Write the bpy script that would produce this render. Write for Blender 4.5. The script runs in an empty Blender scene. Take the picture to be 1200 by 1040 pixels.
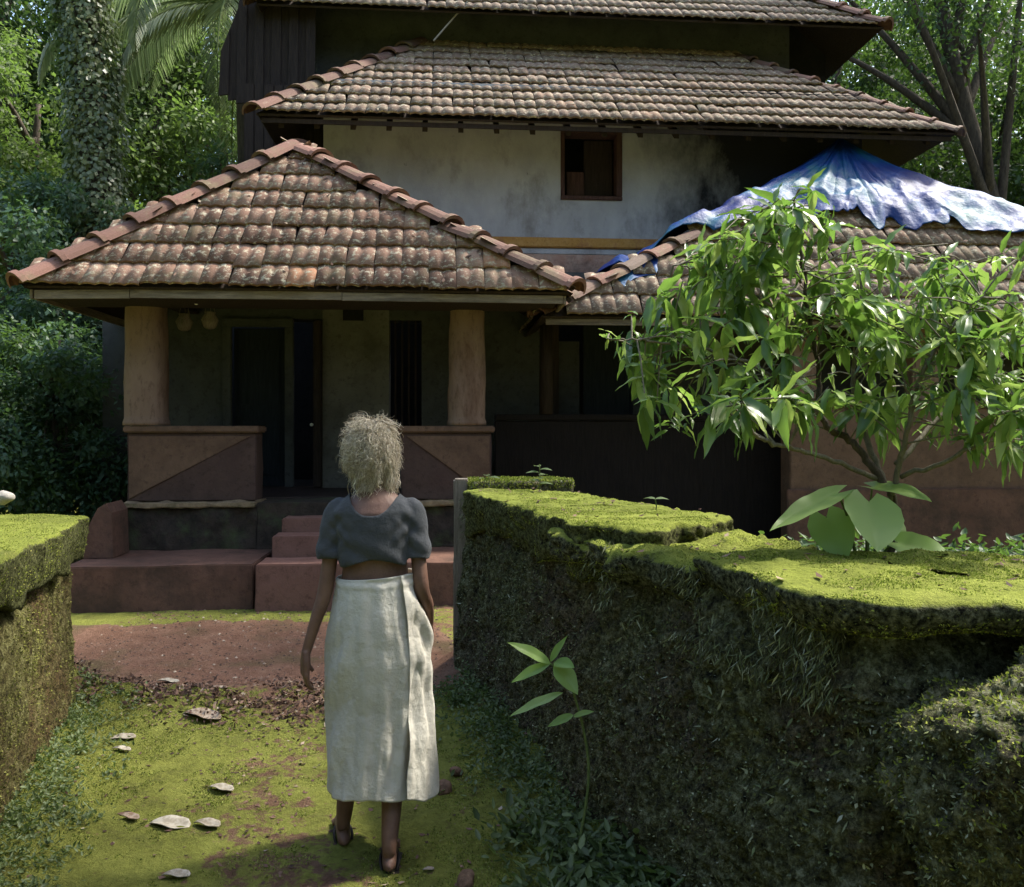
import bpy, bmesh, math, random
import numpy as np
from mathutils import Vector, Matrix
random.seed(7); RNG = np.random.default_rng(11)
SC = bpy.context.scene; COL = SC.collection
PI = math.pi; R = math.radians
# ------------------------------------------------------------------ camera, world, sun
cam = bpy.data.cameras.new('camera'); camo = bpy.data.objects.new('camera', cam); COL.objects.link(camo)
camo.location = (0, 0, 1.5); camo.rotation_euler = (R(90), 0, 0)
cam.sensor_width = 36; cam.lens = 30; cam.shift_y = -20/1200; cam.clip_start = 0.05; cam.clip_end = 400
SC.camera = camo
SUN = Vector((0.55, 0.20, 0.86)).normalized()
el = math.asin(SUN.z); az = math.atan2(SUN.x, SUN.y)
W = bpy.data.worlds.new('World'); SC.world = W; W.use_nodes = True
nt = W.node_tree; sky = nt.nodes.new('ShaderNodeTexSky'); sky.sky_type = 'NISHITA'; sky.sun_disc = False
sky.sun_elevation = el; sky.sun_rotation = az; sky.air_density = 1.3; sky.dust_density = 3.0
bg = nt.nodes['Background']; bg.inputs[1].default_value = 0.15; nt.links.new(sky.outputs[0], bg.inputs[0])
sun = bpy.data.lights.new('sun', 'SUN'); sun.energy = 3.3; sun.angle = R(6); sun.color = (1, 0.95, 0.84)
suno = bpy.data.objects.new('sun', sun); COL.objects.link(suno); suno.rotation_euler = SUN.to_track_quat('Z', 'Y').to_euler(); suno.location = (5, 3, 20)
SC.view_settings.view_transform = 'Standard'; SC.view_settings.look = 'None'; SC.view_settings.gamma = 1
SC.view_settings.exposure = 1.65
SC.view_settings.use_curve_mapping = False
SC.render.engine = 'CYCLES'
SC.cycles.max_bounces = 6; SC.cycles.diffuse_bounces = 3; SC.cycles.transmission_bounces = 4; SC.cycles.transparent_max_bounces = 4

# ------------------------------------------------------------------ helpers
def P(px, py, Y):            # photo pixel at real distance Y -> world point
    return np.array([(px-600)/1000*Y, Y, 1.5-(py-500)/1000*Y])
def hash3(ix, iy, iz, seed):
    h = (ix.astype(np.int64)*374761393 + iy.astype(np.int64)*668265263 + iz.astype(np.int64)*2147483647 + seed*974634777) & 0xffffffff
    h = ((h ^ (h >> 13))*1274126177) & 0xffffffff
    h = (h ^ (h >> 16))
    return (h & 0xffff)/65535.0*2-1
def noise(p, scale=1.0, seed=0):
    q = np.asarray(p, float)*scale; i = np.floor(q); f = q-i; f = f*f*(3-2*f); out = 0
    for a in (0, 1):
        for b in (0, 1):
            for c in (0, 1):
                w = (f[:, 0] if a else 1-f[:, 0])*(f[:, 1] if b else 1-f[:, 1])*(f[:, 2] if c else 1-f[:, 2])
                out = out+w*hash3(i[:, 0]+a, i[:, 1]+b, i[:, 2]+c, seed)
    return out
def fbm(p, scale=1.0, octv=4, seed=0, gain=.5):
    s = 0; a = 1; t = 0
    for k in range(octv):
        s = s+a*noise(p, scale*2**k, seed+k*17); t += a; a *= gain
    return s/t
def mesh_np(V, F):
    """V (n,3), F (m,3|4) int -> mesh, fast path"""
    me = bpy.data.meshes.new('m'); V = np.asarray(V, np.float32); F = np.asarray(F, np.int32); k = F.shape[1]
    me.vertices.add(len(V)); me.vertices.foreach_set('co', V.ravel())
    me.loops.add(F.size); me.loops.foreach_set('vertex_index', F.ravel())
    me.polygons.add(len(F)); me.polygons.foreach_set('loop_start', np.arange(0, F.size, k, dtype=np.int32))
    me.polygons.foreach_set('loop_total', np.full(len(F), k, np.int32))
    me.update(calc_edges=True); me.validate()
    return me
def link(name, me, mat=None, parent=None, smooth=False):
    o = bpy.data.objects.new(name, me); me.name = name; COL.objects.link(o)
    if mat is not None:
        me.materials.clear(); me.materials.append(mat)
    if smooth: me.polygons.foreach_set('use_smooth', np.ones(len(me.polygons), bool))
    if parent: o.parent = parent
    return o
def tag(o, label=None, cat=None, group=None, kind=None):
    if label: o['label'] = label
    if cat: o['category'] = cat
    if group: o['group'] = group
    if kind: o['kind'] = kind
    return o
def empty(name, loc=(0, 0, 0), rz=0, label=None, cat=None, group=None):
    o = bpy.data.objects.new(name, None); COL.objects.link(o); o.location = loc; o.rotation_euler = (0, 0, rz); o.empty_display_size = .1
    return tag(o, label, cat, group)
class MB:
    def __init__(s): s.v = []; s.f = []
    def add(s, V, F):
        n = len(s.v); s.v.extend([tuple(map(float, v)) for v in V]); s.f.extend([tuple(int(i)+n for i in f) for f in F]); return s
    def box(s, a, b, bev=0.0):
        x0, y0, z0 = np.minimum(a, b); x1, y1, z1 = np.maximum(a, b)
        bev = min(bev, (x1-x0)*.3, (y1-y0)*.3, (z1-z0)*.3)
        if bev <= 0:
            V = [(x, y, z) for z in (z0, z1) for y in (y0, y1) for x in (x0, x1)]
            return s.add(V, [(0, 2, 3, 1), (4, 5, 7, 6), (0, 1, 5, 4), (2, 6, 7, 3), (0, 4, 6, 2), (1, 3, 7, 5)])
        bm = bmesh.new(); bmesh.ops.create_cube(bm, size=1)
        for v in bm.verts: v.co = Vector(((x0+x1)/2+v.co.x*(x1-x0), (y0+y1)/2+v.co.y*(y1-y0), (z0+z1)/2+v.co.z*(z1-z0)))
        bmesh.ops.bevel(bm, geom=bm.edges[:], offset=bev, segments=2, affect='EDGES'); bm.verts.index_update()
        s.add([v.co for v in bm.verts], [[v.index for v in f.verts] for f in bm.faces]); bm.free(); return s
    def prism(s, poly, y0, y1):     # polygon in x-z extruded along y
        n = len(poly); V = [(x, y0, z) for x, z in poly]+[(x, y1, z) for x, z in poly]
        return s.add(V, [list(range(n)), list(range(2*n-1, n-1, -1))]+[(i+n, (i+1) % n+n, (i+1) % n, i) for i in range(n)])
    def tube(s, pts, rad, n=8):
        V, F = tube(pts, rad, n); return s.add(V, F)
    def build(s, name, mat, parent=None, smooth=False):
        me = bpy.data.meshes.new(name); me.from_pydata(s.v, [], s.f); me.update(); return link(name, me, mat, parent, smooth)
def frames(pts):
    pts = np.asarray(pts, float); t = np.gradient(pts, axis=0); t /= np.linalg.norm(t, axis=1)[:, None]+1e-9
    up = np.array([0, 0, 1.]) if abs(t[0][2]) < .9 else np.array([0, 1., 0]); n = np.cross(up, t[0]); n /= np.linalg.norm(n); N = []
    for k in range(len(pts)):
        n = n-t[k]*np.dot(n, t[k]); n /= np.linalg.norm(n)+1e-9; N.append(n.copy())
    N = np.array(N); B = np.cross(t, N); return pts, t, N, B
def tube(pts, rad, n=8, caps=True):
    pts, t, N, B = frames(pts); m = len(pts); rad = np.broadcast_to(np.asarray(rad, float), (m,)) if np.ndim(rad) < 2 else np.asarray(rad)
    a = np.linspace(0, 2*PI, n, endpoint=False); ca, sa = np.cos(a), np.sin(a)
    if rad.ndim == 1: V = pts[:, None]+rad[:, None, None]*(ca[None, :, None]*N[:, None]+sa[None, :, None]*B[:, None])
    else: V = pts[:, None]+(rad[:, 0, None, None]*ca[None, :, None]*N[:, None]+rad[:, 1, None, None]*sa[None, :, None]*B[:, None])
    V = V.reshape(-1, 3); F = [(i*n+j, i*n+(j+1) % n, (i+1)*n+(j+1) % n, (i+1)*n+j) for i in range(m-1) for j in range(n)]
    if caps: F += [list(range(n))[::-1], list(range((m-1)*n, m*n))]
    return V, F
def bez(p, n=12):
    """smooth (Catmull-Rom) resample"""
    p = np.asarray(p, float); p = np.vstack([2*p[0]-p[1], p, 2*p[-1]-p[-2]]); out = []
    for i in range(1, len(p)-2):
        for t in np.linspace(0, 1, n, endpoint=False):
            out.append(.5*((2*p[i])+(-p[i-1]+p[i+1])*t+(2*p[i-1]-5*p[i]+4*p[i+1]-p[i+2])*t*t+(-p[i-1]+3*p[i]-3*p[i+1]+p[i+2])*t**3))
    out.append(p[-2]); return np.array(out)
def gridF(nu, nv, closed=False):
    i, j = np.meshgrid(np.arange(nu-(0 if closed else 1)), np.arange(nv-1), indexing='ij'); i2 = (i+1) % nu
    return np.stack([i*nv+j, i2*nv+j, i2*nv+j+1, i*nv+j+1], -1).reshape(-1, 4)
def unit(v): return v/(np.linalg.norm(v, axis=-1, keepdims=True)+1e-9)
def rand_dirs(n, rng=RNG): return unit(rng.normal(size=(n, 3)))
def leaves(C, D, Nn, L, Wd, fold=.25, curl=.0, simple=False):
    """leaf blades: base C, direction D, rough normal Nn, length L, width Wd. simple: diamond (2 tris) else 6 verts folded (4 quads-ish)"""
    n = len(C); D = unit(D); S = unit(np.cross(D, Nn)); U = np.cross(S, D)
    L = np.broadcast_to(L, (n,))[:, None]; Wd = np.broadcast_to(Wd, (n,))[:, None]
    if simple:
        V = np.stack([C, C+D*L*.45+S*Wd*.5-U*Wd*fold*.5, C+D*L-U*L*curl, C+D*L*.45-S*Wd*.5-U*Wd*fold*.5], 1)
        return V.reshape(-1, 3), (np.arange(n)[:, None]*4+np.arange(4)).astype(np.int32)
    V = np.stack([C, C+D*L*.3+S*Wd*.46-U*L*curl*.1, C+D*L*.68+S*Wd*.36-U*L*curl*.5, C+D*L-U*L*curl,
                  C+D*L*.68-S*Wd*.36-U*L*curl*.5, C+D*L*.3-S*Wd*.46-U*L*curl*.1,
                  C+D*L*.3-U*Wd*fold-U*L*curl*.1, C+D*L*.68-U*Wd*fold-U*L*curl*.5], 1)
    b = np.arange(n)[:, None, None]*8
    q = np.array([[0, 1, 6, 6], [6, 1, 2, 7], [7, 2, 3, 3], [0, 6, 5, 5], [5, 6, 7, 4], [4, 7, 3, 3]])
    tri = np.array([[0, 1, 6], [6, 1, 2], [6, 2, 7], [7, 2, 3], [0, 6, 5], [5, 6, 7], [5, 7, 4], [4, 7, 3]])
    return V.reshape(-1, 3), (b+tri[None]).reshape(-1, 3).astype(np.int32)
def scatter(V, F, n, rng=RNG, flt=None):
    V = np.asarray(V); F = np.asarray(F); a, b, c = V[F[:, 0]], V[F[:, 1]], V[F[:, 2]]
    cr = np.cross(b-a, c-a); ar = np.linalg.norm(cr, axis=1)
    if flt is not None: ar = ar*flt((a+b+c)/3, unit(cr))
    k = rng.choice(len(F), n, p=ar/ar.sum()); u, v = rng.random((2, n)); s = u+v > 1; u[s] = 1-u[s]; v[s] = 1-v[s]
    d = V[F[k, -1]]; Pp = a[k]+u[:, None]*(b[k]-a[k])+v[:, None]*(c[k]-a[k])
    if F.shape[1] == 4: Pp = a[k]+(u+v*0)[:, None]*(b[k]-a[k])+v[:, None]*(d-a[k])
    return Pp, unit(cr[k])
def merge(parts):
    Vs, Fs, o = [], [], 0
    for V, F in parts: Vs.append(V); Fs.append(np.asarray(F)+o); o += len(V)
    return np.vstack(Vs), np.vstack(Fs)
def copy_obj(o, parent=None):
    c = o.copy(); COL.objects.link(c)
    if parent: c.parent = parent
    return c

# ------------------------------------------------------------------ materials
class NT:
    def __init__(s, name):
        s.m = bpy.data.materials.new(name); s.m.use_nodes = True; s.t = s.m.node_tree; s.b = s.t.nodes['Principled BSDF']; s.o = s.t.nodes['Material Output']
    def n(s, typ, **kw):
        nd = s.t.nodes.new(typ)
        for k, v in kw.items():
            if k.startswith('i_'): nd.inputs[k[2:].replace('_', ' ')].default_value = v
            else: setattr(nd, k, v)
        return nd
    def l(s, a, b): s.t.links.new(a, b)
    def noise(s, scale, detail=6, rough=.6, vec=None, dim=None):
        nd = s.n('ShaderNodeTexNoise'); nd.inputs['Scale'].default_value = scale; nd.inputs['Detail'].default_value = detail; nd.inputs['Roughness'].default_value = rough
        if vec is not None: s.l(vec, nd.inputs['Vector'])
        return nd.outputs[0]
    def ramp(s, fac, stops, interp='LINEAR'):
        nd = s.n('ShaderNodeValToRGB'); nd.color_ramp.interpolation = interp; e = nd.color_ramp.elements
        while len(e) < len(stops): e.new(.5)
        for k, (p, c) in enumerate(stops):
            e[k].position = p; e[k].color = (*c, 1) if len(c) == 3 else c
        s.l(fac, nd.inputs[0]); return nd.outputs[0]
    def mix(s, fac, a, b, blend='MIX'):
        nd = s.n('ShaderNodeMix'); nd.data_type = 'RGBA'; nd.blend_type = blend
        for sock, v in ((nd.inputs[0], fac), (nd.inputs[6], a), (nd.inputs[7], b)):
            if isinstance(v, bpy.types.NodeSocket): s.l(v, sock)
            elif isinstance(v, (tuple, list)): sock.default_value = (*v, 1)
            else: sock.default_value = v
        return nd.outputs[2]
    def math(s, op, a, b=0.0, clamp=False):
        nd = s.n('ShaderNodeMath'); nd.operation = op; nd.use_clamp = clamp
        for sock, v in ((nd.inputs[0], a), (nd.inputs[1], b)):
            if isinstance(v, bpy.types.NodeSocket): s.l(v, sock)
            else: sock.default_value = v
        return nd.outputs[0]
    def bump(s, h, strength=.5, dist=.02):
        nd = s.n('ShaderNodeBump'); nd.inputs['Strength'].default_value = strength; nd.inputs['Distance'].default_value = dist
        s.l(h, nd.inputs['Height']); s.l(nd.outputs[0], s.b.inputs['Normal']); return nd
    def col(s, c):
        if isinstance(c, bpy.types.NodeSocket): s.l(c, s.b.inputs['Base Color'])
        else: s.b.inputs['Base Color'].default_value = (*c, 1)
    def pos(s): return s.n('ShaderNodeNewGeometry').outputs['Position']
    def obj(s): return s.n('ShaderNodeTexCoord').outputs['Object']
    def rnd(s): return s.n('ShaderNodeObjectInfo').outputs['Random']
    def isl(s): return s.n('ShaderNodeNewGeometry').outputs['Random Per Island']
    def rough(s, v, spec=.3):
        s.b.inputs['Roughness'].default_value = v; s.b.inputs['Specular IOR Level'].default_value = spec
def leafmat(name, stops, trans=.35, rough=.5, spec=.35, perobj=False, posn=True):
    m = NT(name); r = m.rnd() if perobj else m.isl()
    c = m.ramp(r, stops)
    if posn: c = m.mix(m.ramp(m.noise(.9, 3, .6, m.pos()), [(.35, (0, 0, 0)), (.7, (1, 1, 1))]), c, m.mix(.55, c, stops[-1][1]))
    m.col(c); m.rough(rough, spec)
    tr = m.n('ShaderNodeBsdfTranslucent'); m.l(m.mix(.3, c, (.24, .45, .04)), tr.inputs[0])
    ms = m.n('ShaderNodeMixShader'); ms.inputs[0].default_value = trans; m.l(m.b.outputs[0], ms.inputs[1]); m.l(tr.outputs[0], ms.inputs[2]); m.l(ms.outputs[0], m.o.inputs[0])
    return m.m
M = {}
M['leaf_dark'] = leafmat('leaf_dark', [(0, (.018, .035, .015)), (.6, (.03, .065, .022)), (1, (.055, .10, .035))])
M['leaf_blue'] = leafmat('leaf_blue_green', [(0, (.02, .05, .03)), (.6, (.04, .09, .05)), (1, (.08, .13, .08))])
M['leaf_mid'] = leafmat('leaf_mid', [(0, (.03, .055, .02)), (.6, (.065, .11, .04)), (1, (.12, .17, .06))])
M['leaf_bright'] = leafmat('leaf_bright', [(0, (.045, .07, .025)), (.6, (.085, .13, .04)), (1, (.15, .20, .065))], trans=.45)
M['leaf_pale'] = leafmat('leaf_pale', [(0, (.10, .13, .08)), (.6, (.18, .22, .13)), (1, (.30, .33, .22))], trans=.3)
M['leaf_ivy'] = leafmat('leaf_ivy', [(0, (.03, .05, .025)), (.5, (.06, .10, .045)), (.8, (.12, .16, .08)), (1, (.28, .30, .16))], rough=.35, spec=.5)
M['leaf_sapling'] = leafmat('leaf_sapling', [(0, (.05, .10, .025)), (.4, (.095, .175, .042)), (.75, (.17, .26, .06)), (1, (.32, .39, .12))], trans=.38, rough=.36, spec=.5, perobj=True, posn=False)
M['leaf_sapling2'] = leafmat('leaf_sapling_small', [(0, (.05, .10, .025)), (.4, (.095, .175, .042)), (.75, (.17, .26, .06)), (1, (.32, .39, .12))], trans=.45, rough=.36, spec=.5, posn=False)
M['leaf_taro'] = leafmat('leaf_taro', [(0, (.20, .33, .07)), (1, (.32, .44, .15))], trans=.5, rough=.4, perobj=True, posn=False)
M['weed'] = leafmat('weed', [(0, (.03, .048, .02)), (.6, (.065, .095, .032)), (1, (.14, .18, .07))], trans=.3)
M['moss_tuft'] = leafmat('moss_tuft', [(0, (.08, .09, .02)), (.45, (.17, .20, .03)), (.85, (.31, .34, .07)), (1, (.34, .26, .13))], trans=.25, rough=.8, spec=.1, posn=False)
M['moss_tuft_path'] = leafmat('moss_tuft_path', [(0, (.08, .09, .025)), (.5, (.19, .22, .04)), (.88, (.31, .35, .08)), (1, (.30, .23, .15))], trans=.25, rough=.8, spec=.1, posn=False)
M['moss_dark'] = leafmat('moss_dark', [(0, (.03, .03, .018)), (.4, (.075, .08, .04)), (.72, (.13, .15, .065)), (.9, (.22, .23, .14)), (1, (.36, .37, .27))], trans=.1, rough=.8, spec=.1, posn=False)
M['moss_left'] = leafmat('moss_left', [(0, (.05, .045, .015)), (.45, (.12, .12, .03)), (.8, (.20, .21, .05)), (1, (.28, .28, .08))], trans=.15, rough=.85, spec=.1, posn=False)
def m_moss(name, a, b, c, dirt=(.06, .045, .025), side=None):
    m = NT(name); p = m.pos(); n1 = m.noise(9, 8, .7, p); n2 = m.noise(70, 5, .7, p); n3 = m.noise(2.3, 4, .6, p)
    cc = m.ramp(n1, [(.3, a), (.5, b), (.72, c)]); cc = m.mix(m.ramp(n3, [(.56, (0, 0, 0)), (.68, (.8, .8, .8))]), cc, dirt)
    cc = m.mix(.5, cc, m.ramp(n2, [(.3, a), (.7, c)]))
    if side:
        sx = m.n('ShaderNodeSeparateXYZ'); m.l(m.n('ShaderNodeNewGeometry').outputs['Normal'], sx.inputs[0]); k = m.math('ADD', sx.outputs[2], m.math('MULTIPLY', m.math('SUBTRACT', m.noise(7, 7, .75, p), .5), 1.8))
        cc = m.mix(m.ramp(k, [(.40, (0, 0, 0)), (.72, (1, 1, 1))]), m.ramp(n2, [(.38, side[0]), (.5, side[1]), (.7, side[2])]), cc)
    m.col(cc); m.rough(.95, .08); m.bump(m.math('ADD', n2, m.noise(240, 3, .6, p)), .9, .012); return m.m
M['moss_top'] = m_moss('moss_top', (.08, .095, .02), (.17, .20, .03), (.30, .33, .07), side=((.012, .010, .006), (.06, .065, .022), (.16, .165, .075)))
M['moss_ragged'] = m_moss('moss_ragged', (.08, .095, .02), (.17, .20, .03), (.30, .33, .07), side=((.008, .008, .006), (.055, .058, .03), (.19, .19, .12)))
def m_face(name, dark, mid, pale, earth):
    m = NT(name); p = m.pos(); n1 = m.noise(22, 6, .72, p); n2 = m.noise(75, 6, .75, p); n3 = m.noise(2.6, 5, .6, p)
    c = m.ramp(m.math('ADD', m.math('MULTIPLY', n1, .55), m.math('MULTIPLY', n2, .45)), [(.40, dark), (.50, mid), (.60, pale)])
    c = m.mix(m.ramp(n3, [(.45, (0, 0, 0)), (.62, (.75, .75, .75))]), c, m.ramp(n2, [(.4, dark), (.62, earth)])); m.col(c); m.rough(.9, .15)
    m.bump(m.math('ADD', n1, m.math('MULTIPLY', n2, .6)), 1.0, .045); return m.m
M['wall_face'] = m_face('mossy_wall_face', (.008, .008, .006), (.09, .092, .04), (.27, .28, .17), (.16, .12, .085))
M['wall_face_left'] = m_face('mossy_wall_face_left', (.02, .015, .007), (.12, .11, .035), (.27, .26, .11), (.17, .10, .045))
def m_plain(name, c1, c2, scale=6, rough=.85, spec=.2, bump=.5, bscale=28, stain=None, st=(.5, .7), sscale=1.4, stretch=None):
    m = NT(name); p = m.pos()
    if stretch:
        mp = m.n('ShaderNodeMapping'); mp.inputs['Scale'].default_value = stretch; m.l(p, mp.inputs[0]); p2 = mp.outputs[0]
    else: p2 = p
    c = m.ramp(m.noise(scale, 8, .65, p2), [(.3, c1), (.7, c2)]); c = m.mix(m.ramp(m.noise(scale*5, 6, .8, p2), [(.52, (0, 0, 0)), (.66, (.6, .6, .6))]), c, tuple(v*.45 for v in c1))
    if stain: c = m.mix(m.ramp(m.noise(sscale, 8, .7, p2), [(st[0], (0, 0, 0)), (st[1], (1, 1, 1))]), c, stain)
    m.col(c); m.rough(rough, spec); m.bump(m.noise(bscale, 6, .65, p2), bump, .01); return m.m
M['whitewash'] = m_plain('old_whitewash', (.26, .25, .25), (.36, .35, .35), 3, stain=(.15, .13, .115), st=(.52, .75), sscale=1.7, stretch=(1, 1, .5))
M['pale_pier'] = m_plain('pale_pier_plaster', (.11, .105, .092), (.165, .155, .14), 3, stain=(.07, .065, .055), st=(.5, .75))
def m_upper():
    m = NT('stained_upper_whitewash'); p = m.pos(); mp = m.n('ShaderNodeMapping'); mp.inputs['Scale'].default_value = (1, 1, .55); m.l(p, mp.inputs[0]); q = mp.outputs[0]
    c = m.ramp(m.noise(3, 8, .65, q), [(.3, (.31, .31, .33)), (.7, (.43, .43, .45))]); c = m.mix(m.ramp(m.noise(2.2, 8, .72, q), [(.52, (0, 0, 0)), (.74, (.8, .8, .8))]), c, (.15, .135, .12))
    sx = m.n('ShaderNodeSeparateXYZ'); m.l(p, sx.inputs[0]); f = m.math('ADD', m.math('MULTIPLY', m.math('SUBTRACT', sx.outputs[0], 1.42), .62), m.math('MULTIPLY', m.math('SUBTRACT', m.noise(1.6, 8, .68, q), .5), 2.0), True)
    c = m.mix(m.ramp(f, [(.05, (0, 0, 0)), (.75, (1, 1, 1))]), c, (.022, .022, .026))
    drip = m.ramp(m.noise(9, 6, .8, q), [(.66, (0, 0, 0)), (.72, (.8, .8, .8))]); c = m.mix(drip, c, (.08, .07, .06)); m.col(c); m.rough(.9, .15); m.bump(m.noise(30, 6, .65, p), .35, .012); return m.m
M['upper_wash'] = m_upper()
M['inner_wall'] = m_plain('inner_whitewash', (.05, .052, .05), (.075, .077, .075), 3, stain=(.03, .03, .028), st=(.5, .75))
M['ochre'] = m_plain('ochre_paint', (.38, .20, .05), (.45, .26, .09), 7, stain=(.25, .10, .06), st=(.5, .65), sscale=3)
M['pink_band'] = m_plain('faded_red_band', (.34, .18, .13), (.42, .30, .24), 6, stain=(.10, .07, .06), st=(.5, .7))
M['column'] = m_plain('column_plaster', (.15, .098, .07), (.22, .15, .11), 4, stain=(.10, .05, .03), st=(.52, .75), sscale=2.5, stretch=(1, 1, .35))
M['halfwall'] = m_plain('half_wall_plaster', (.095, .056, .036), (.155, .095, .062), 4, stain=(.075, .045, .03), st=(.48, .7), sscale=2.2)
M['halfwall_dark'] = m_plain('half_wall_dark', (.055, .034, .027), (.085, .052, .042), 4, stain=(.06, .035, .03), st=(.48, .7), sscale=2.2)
M['plinth'] = m_plain('red_oxide_plinth', (.095, .05, .036), (.145, .078, .056), 3, stain=(.05, .033, .024), st=(.45, .68), sscale=2.4)
M['step_pink'] = m_plain('red_oxide_step', (.13, .066, .05), (.185, .10, .078), 3, stain=(.075, .042, .03), st=(.55, .75))
M['base_stone'] = m_plain('damp_laterite', (.018, .015, .012), (.055, .04, .03), 9, stain=(.045, .055, .025), st=(.5, .65), sscale=3, bump=.8)
M['base_lip'] = m_plain('worn_lime_lip', (.14, .10, .06), (.30, .22, .13), 14, stain=(.07, .07, .03), st=(.5, .65), sscale=5, bump=.8)
M['wood_dark'] = m_plain('dark_wood', (.018, .013, .011), (.05, .035, .028), 8, stretch=(6, 6, .5))
M['wood_weathered'] = m_plain('weathered_wood', (.12, .10, .08), (.26, .22, .17), 12, stretch=(8, 8, .6), stain=(.10, .13, .04), st=(.55, .7), sscale=2)
M['wood_brown'] = m_plain('brown_wood', (.045, .022, .018), (.11, .06, .05), 8, stretch=(6, 6, .5))
M['fascia'] = m_plain('fascia_board', (.14, .115, .09), (.30, .25, .20), 7, stretch=(.6, 1, 6), stain=(.06, .05, .04), st=(.5, .7))
M['floor_dark'] = m_plain('porch_floor', (.03, .022, .02), (.06, .04, .035), 5, rough=.5)
M['shade_wood'] = m_plain('shade_black_wood', (.008, .006, .005), (.018, .013, .011), 8, stretch=(6, 6, .5))  # near-black base colour carries the verandah's deep shade
M['door'] = m_plain('old_door', (.010, .013, .017), (.022, .028, .034), 8, stretch=(6, 6, .5))
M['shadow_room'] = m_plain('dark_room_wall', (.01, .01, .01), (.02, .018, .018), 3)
M['black_metal'] = m_plain('black_metal', (.015, .015, .015), (.03, .03, .03), 20, rough=.4)
M['lamp_white'] = m_plain('frosted_glass', (.6, .6, .58), (.75, .75, .72), 3, rough=.3)
M['bark'] = m_plain('bark', (.03, .024, .018), (.10, .08, .06), 9, stretch=(3, 3, .7), bump=1.0)
M['bark_grey'] = m_plain('sapling_bark', (.09, .08, .06), (.18, .16, .12), 25, stretch=(3, 3, .7))
M['stem'] = m_plain('green_stem', (.07, .10, .03), (.12, .15, .05), 20)
M['stone_pale'] = m_plain('pale_stone', (.22, .20, .17), (.36, .34, .30), 20)
M['husk'] = m_plain('coconut_husk', (.06, .035, .02), (.18, .11, .07), 30, bump=1)
M['thatch'] = m_plain('weathered_plank', (.014, .010, .009), (.035, .026, .022), 8, stretch=(6, 6, .5))
M['dry_leaf'] = None
def m_dryleaf():
    m = NT('dry_leaf'); c = m.ramp(m.rnd(), [(0, (.22, .19, .14)), (.5, (.32, .29, .22)), (1, (.17, .11, .07))]); c = m.mix(.3, c, m.ramp(m.noise(60, 4, .6, m.pos()), [(.4, (.15, .11, .07)), (.6, (.5, .47, .4))])); m.col(c); m.rough(.7, .2); return m.m
M['dry_leaf'] = m_dryleaf()
def m_litter():
    m = NT('leaf_litter'); m.col(m.ramp(m.isl(), [(0, (.03, .018, .012)), (.6, (.09, .05, .035)), (.9, (.16, .10, .07)), (1, (.32, .27, .2))])); m.rough(.8, .2); return m.m
M['litter'] = m_litter()
def m_tile(name, perobj=True, ridge=False, old=False):
    m = NT(name); p = m.pos(); r = m.rnd() if perobj else m.isl()
    if ridge: base = m.ramp(r, [(0, (.075, .042, .032)), (.5, (.13, .068, .05)), (.85, (.19, .10, .075)), (1, (.13, .10, .08))])
    else: base = m.ramp(r, [(0, (.12, .066, .045)), (.35, (.19, .108, .075)), (.7, (.26, .155, .11)), (.93, (.31, .20, .145)), (.96, (.38, .19, .11)), (1, (.44, .23, .14))])
    if old: base = m.mix(.7, base, (.155, .115, .085))
    lich = m.ramp(m.noise(17, 6, .8, p), [(.53, (0, 0, 0)), (.61, (1, 1, 1))]) if not ridge else m.ramp(m.noise(10, 6, .75, p), [(.62, (0, 0, 0)), (.75, (.6, .6, .6))])
    c = m.mix(lich, base, (.50, .45, .33))
    grn = m.ramp(m.noise(3.5, 6, .7, p), [(.5, (0, 0, 0)), (.68, (.75, .75, .75))]); c = m.mix(grn, c, (.14, .115, .065))
    blk = m.ramp(m.noise(6, 7, .75, m.math('ADD', 0, 0) if False else p), [(.60, (0, 0, 0)), (.75, (.8, .8, .8))]); c = m.mix(blk, c, (.07, .05, .04))
    m.col(c); m.rough(.8, .25); m.bump(m.noise(60, 5, .7, p), .5, .008); return m.m
M['tile'] = m_tile('clay_tile'); M['tile_far'] = m_tile('clay_tile_far', False, old=True); M['tile_old'] = m_tile('old_clay_tile', True, old=True); M['ridge'] = m_tile('clay_ridge_tile', True, True)
def m_tarp():
    m = NT('tarpaulin'); p = m.pos(); mp = m.n('ShaderNodeMapping'); mp.inputs['Scale'].default_value = (1, 1, .7); m.l(p, mp.inputs[0])
    n = m.noise(1.5, 5, .55, mp.outputs[0]); c = m.ramp(n, [(.40, (.002, .012, .10)), (.51, (.003, .034, .16)), (.59, (.008, .075, .15)), (.67, (.025, .11, .125)), (.80, (.11, .15, .13))])
    c = m.mix(m.ramp(m.noise(7, 6, .7, p), [(.58, (0, 0, 0)), (.72, (.4, .4, .4))]), c, (.05, .10, .13)); m.col(c); m.rough(.55, .25)
    m.bump(m.noise(16, 4, .6, p), .35, .03); return m.m
M['tarp'] = m_tarp()
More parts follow.
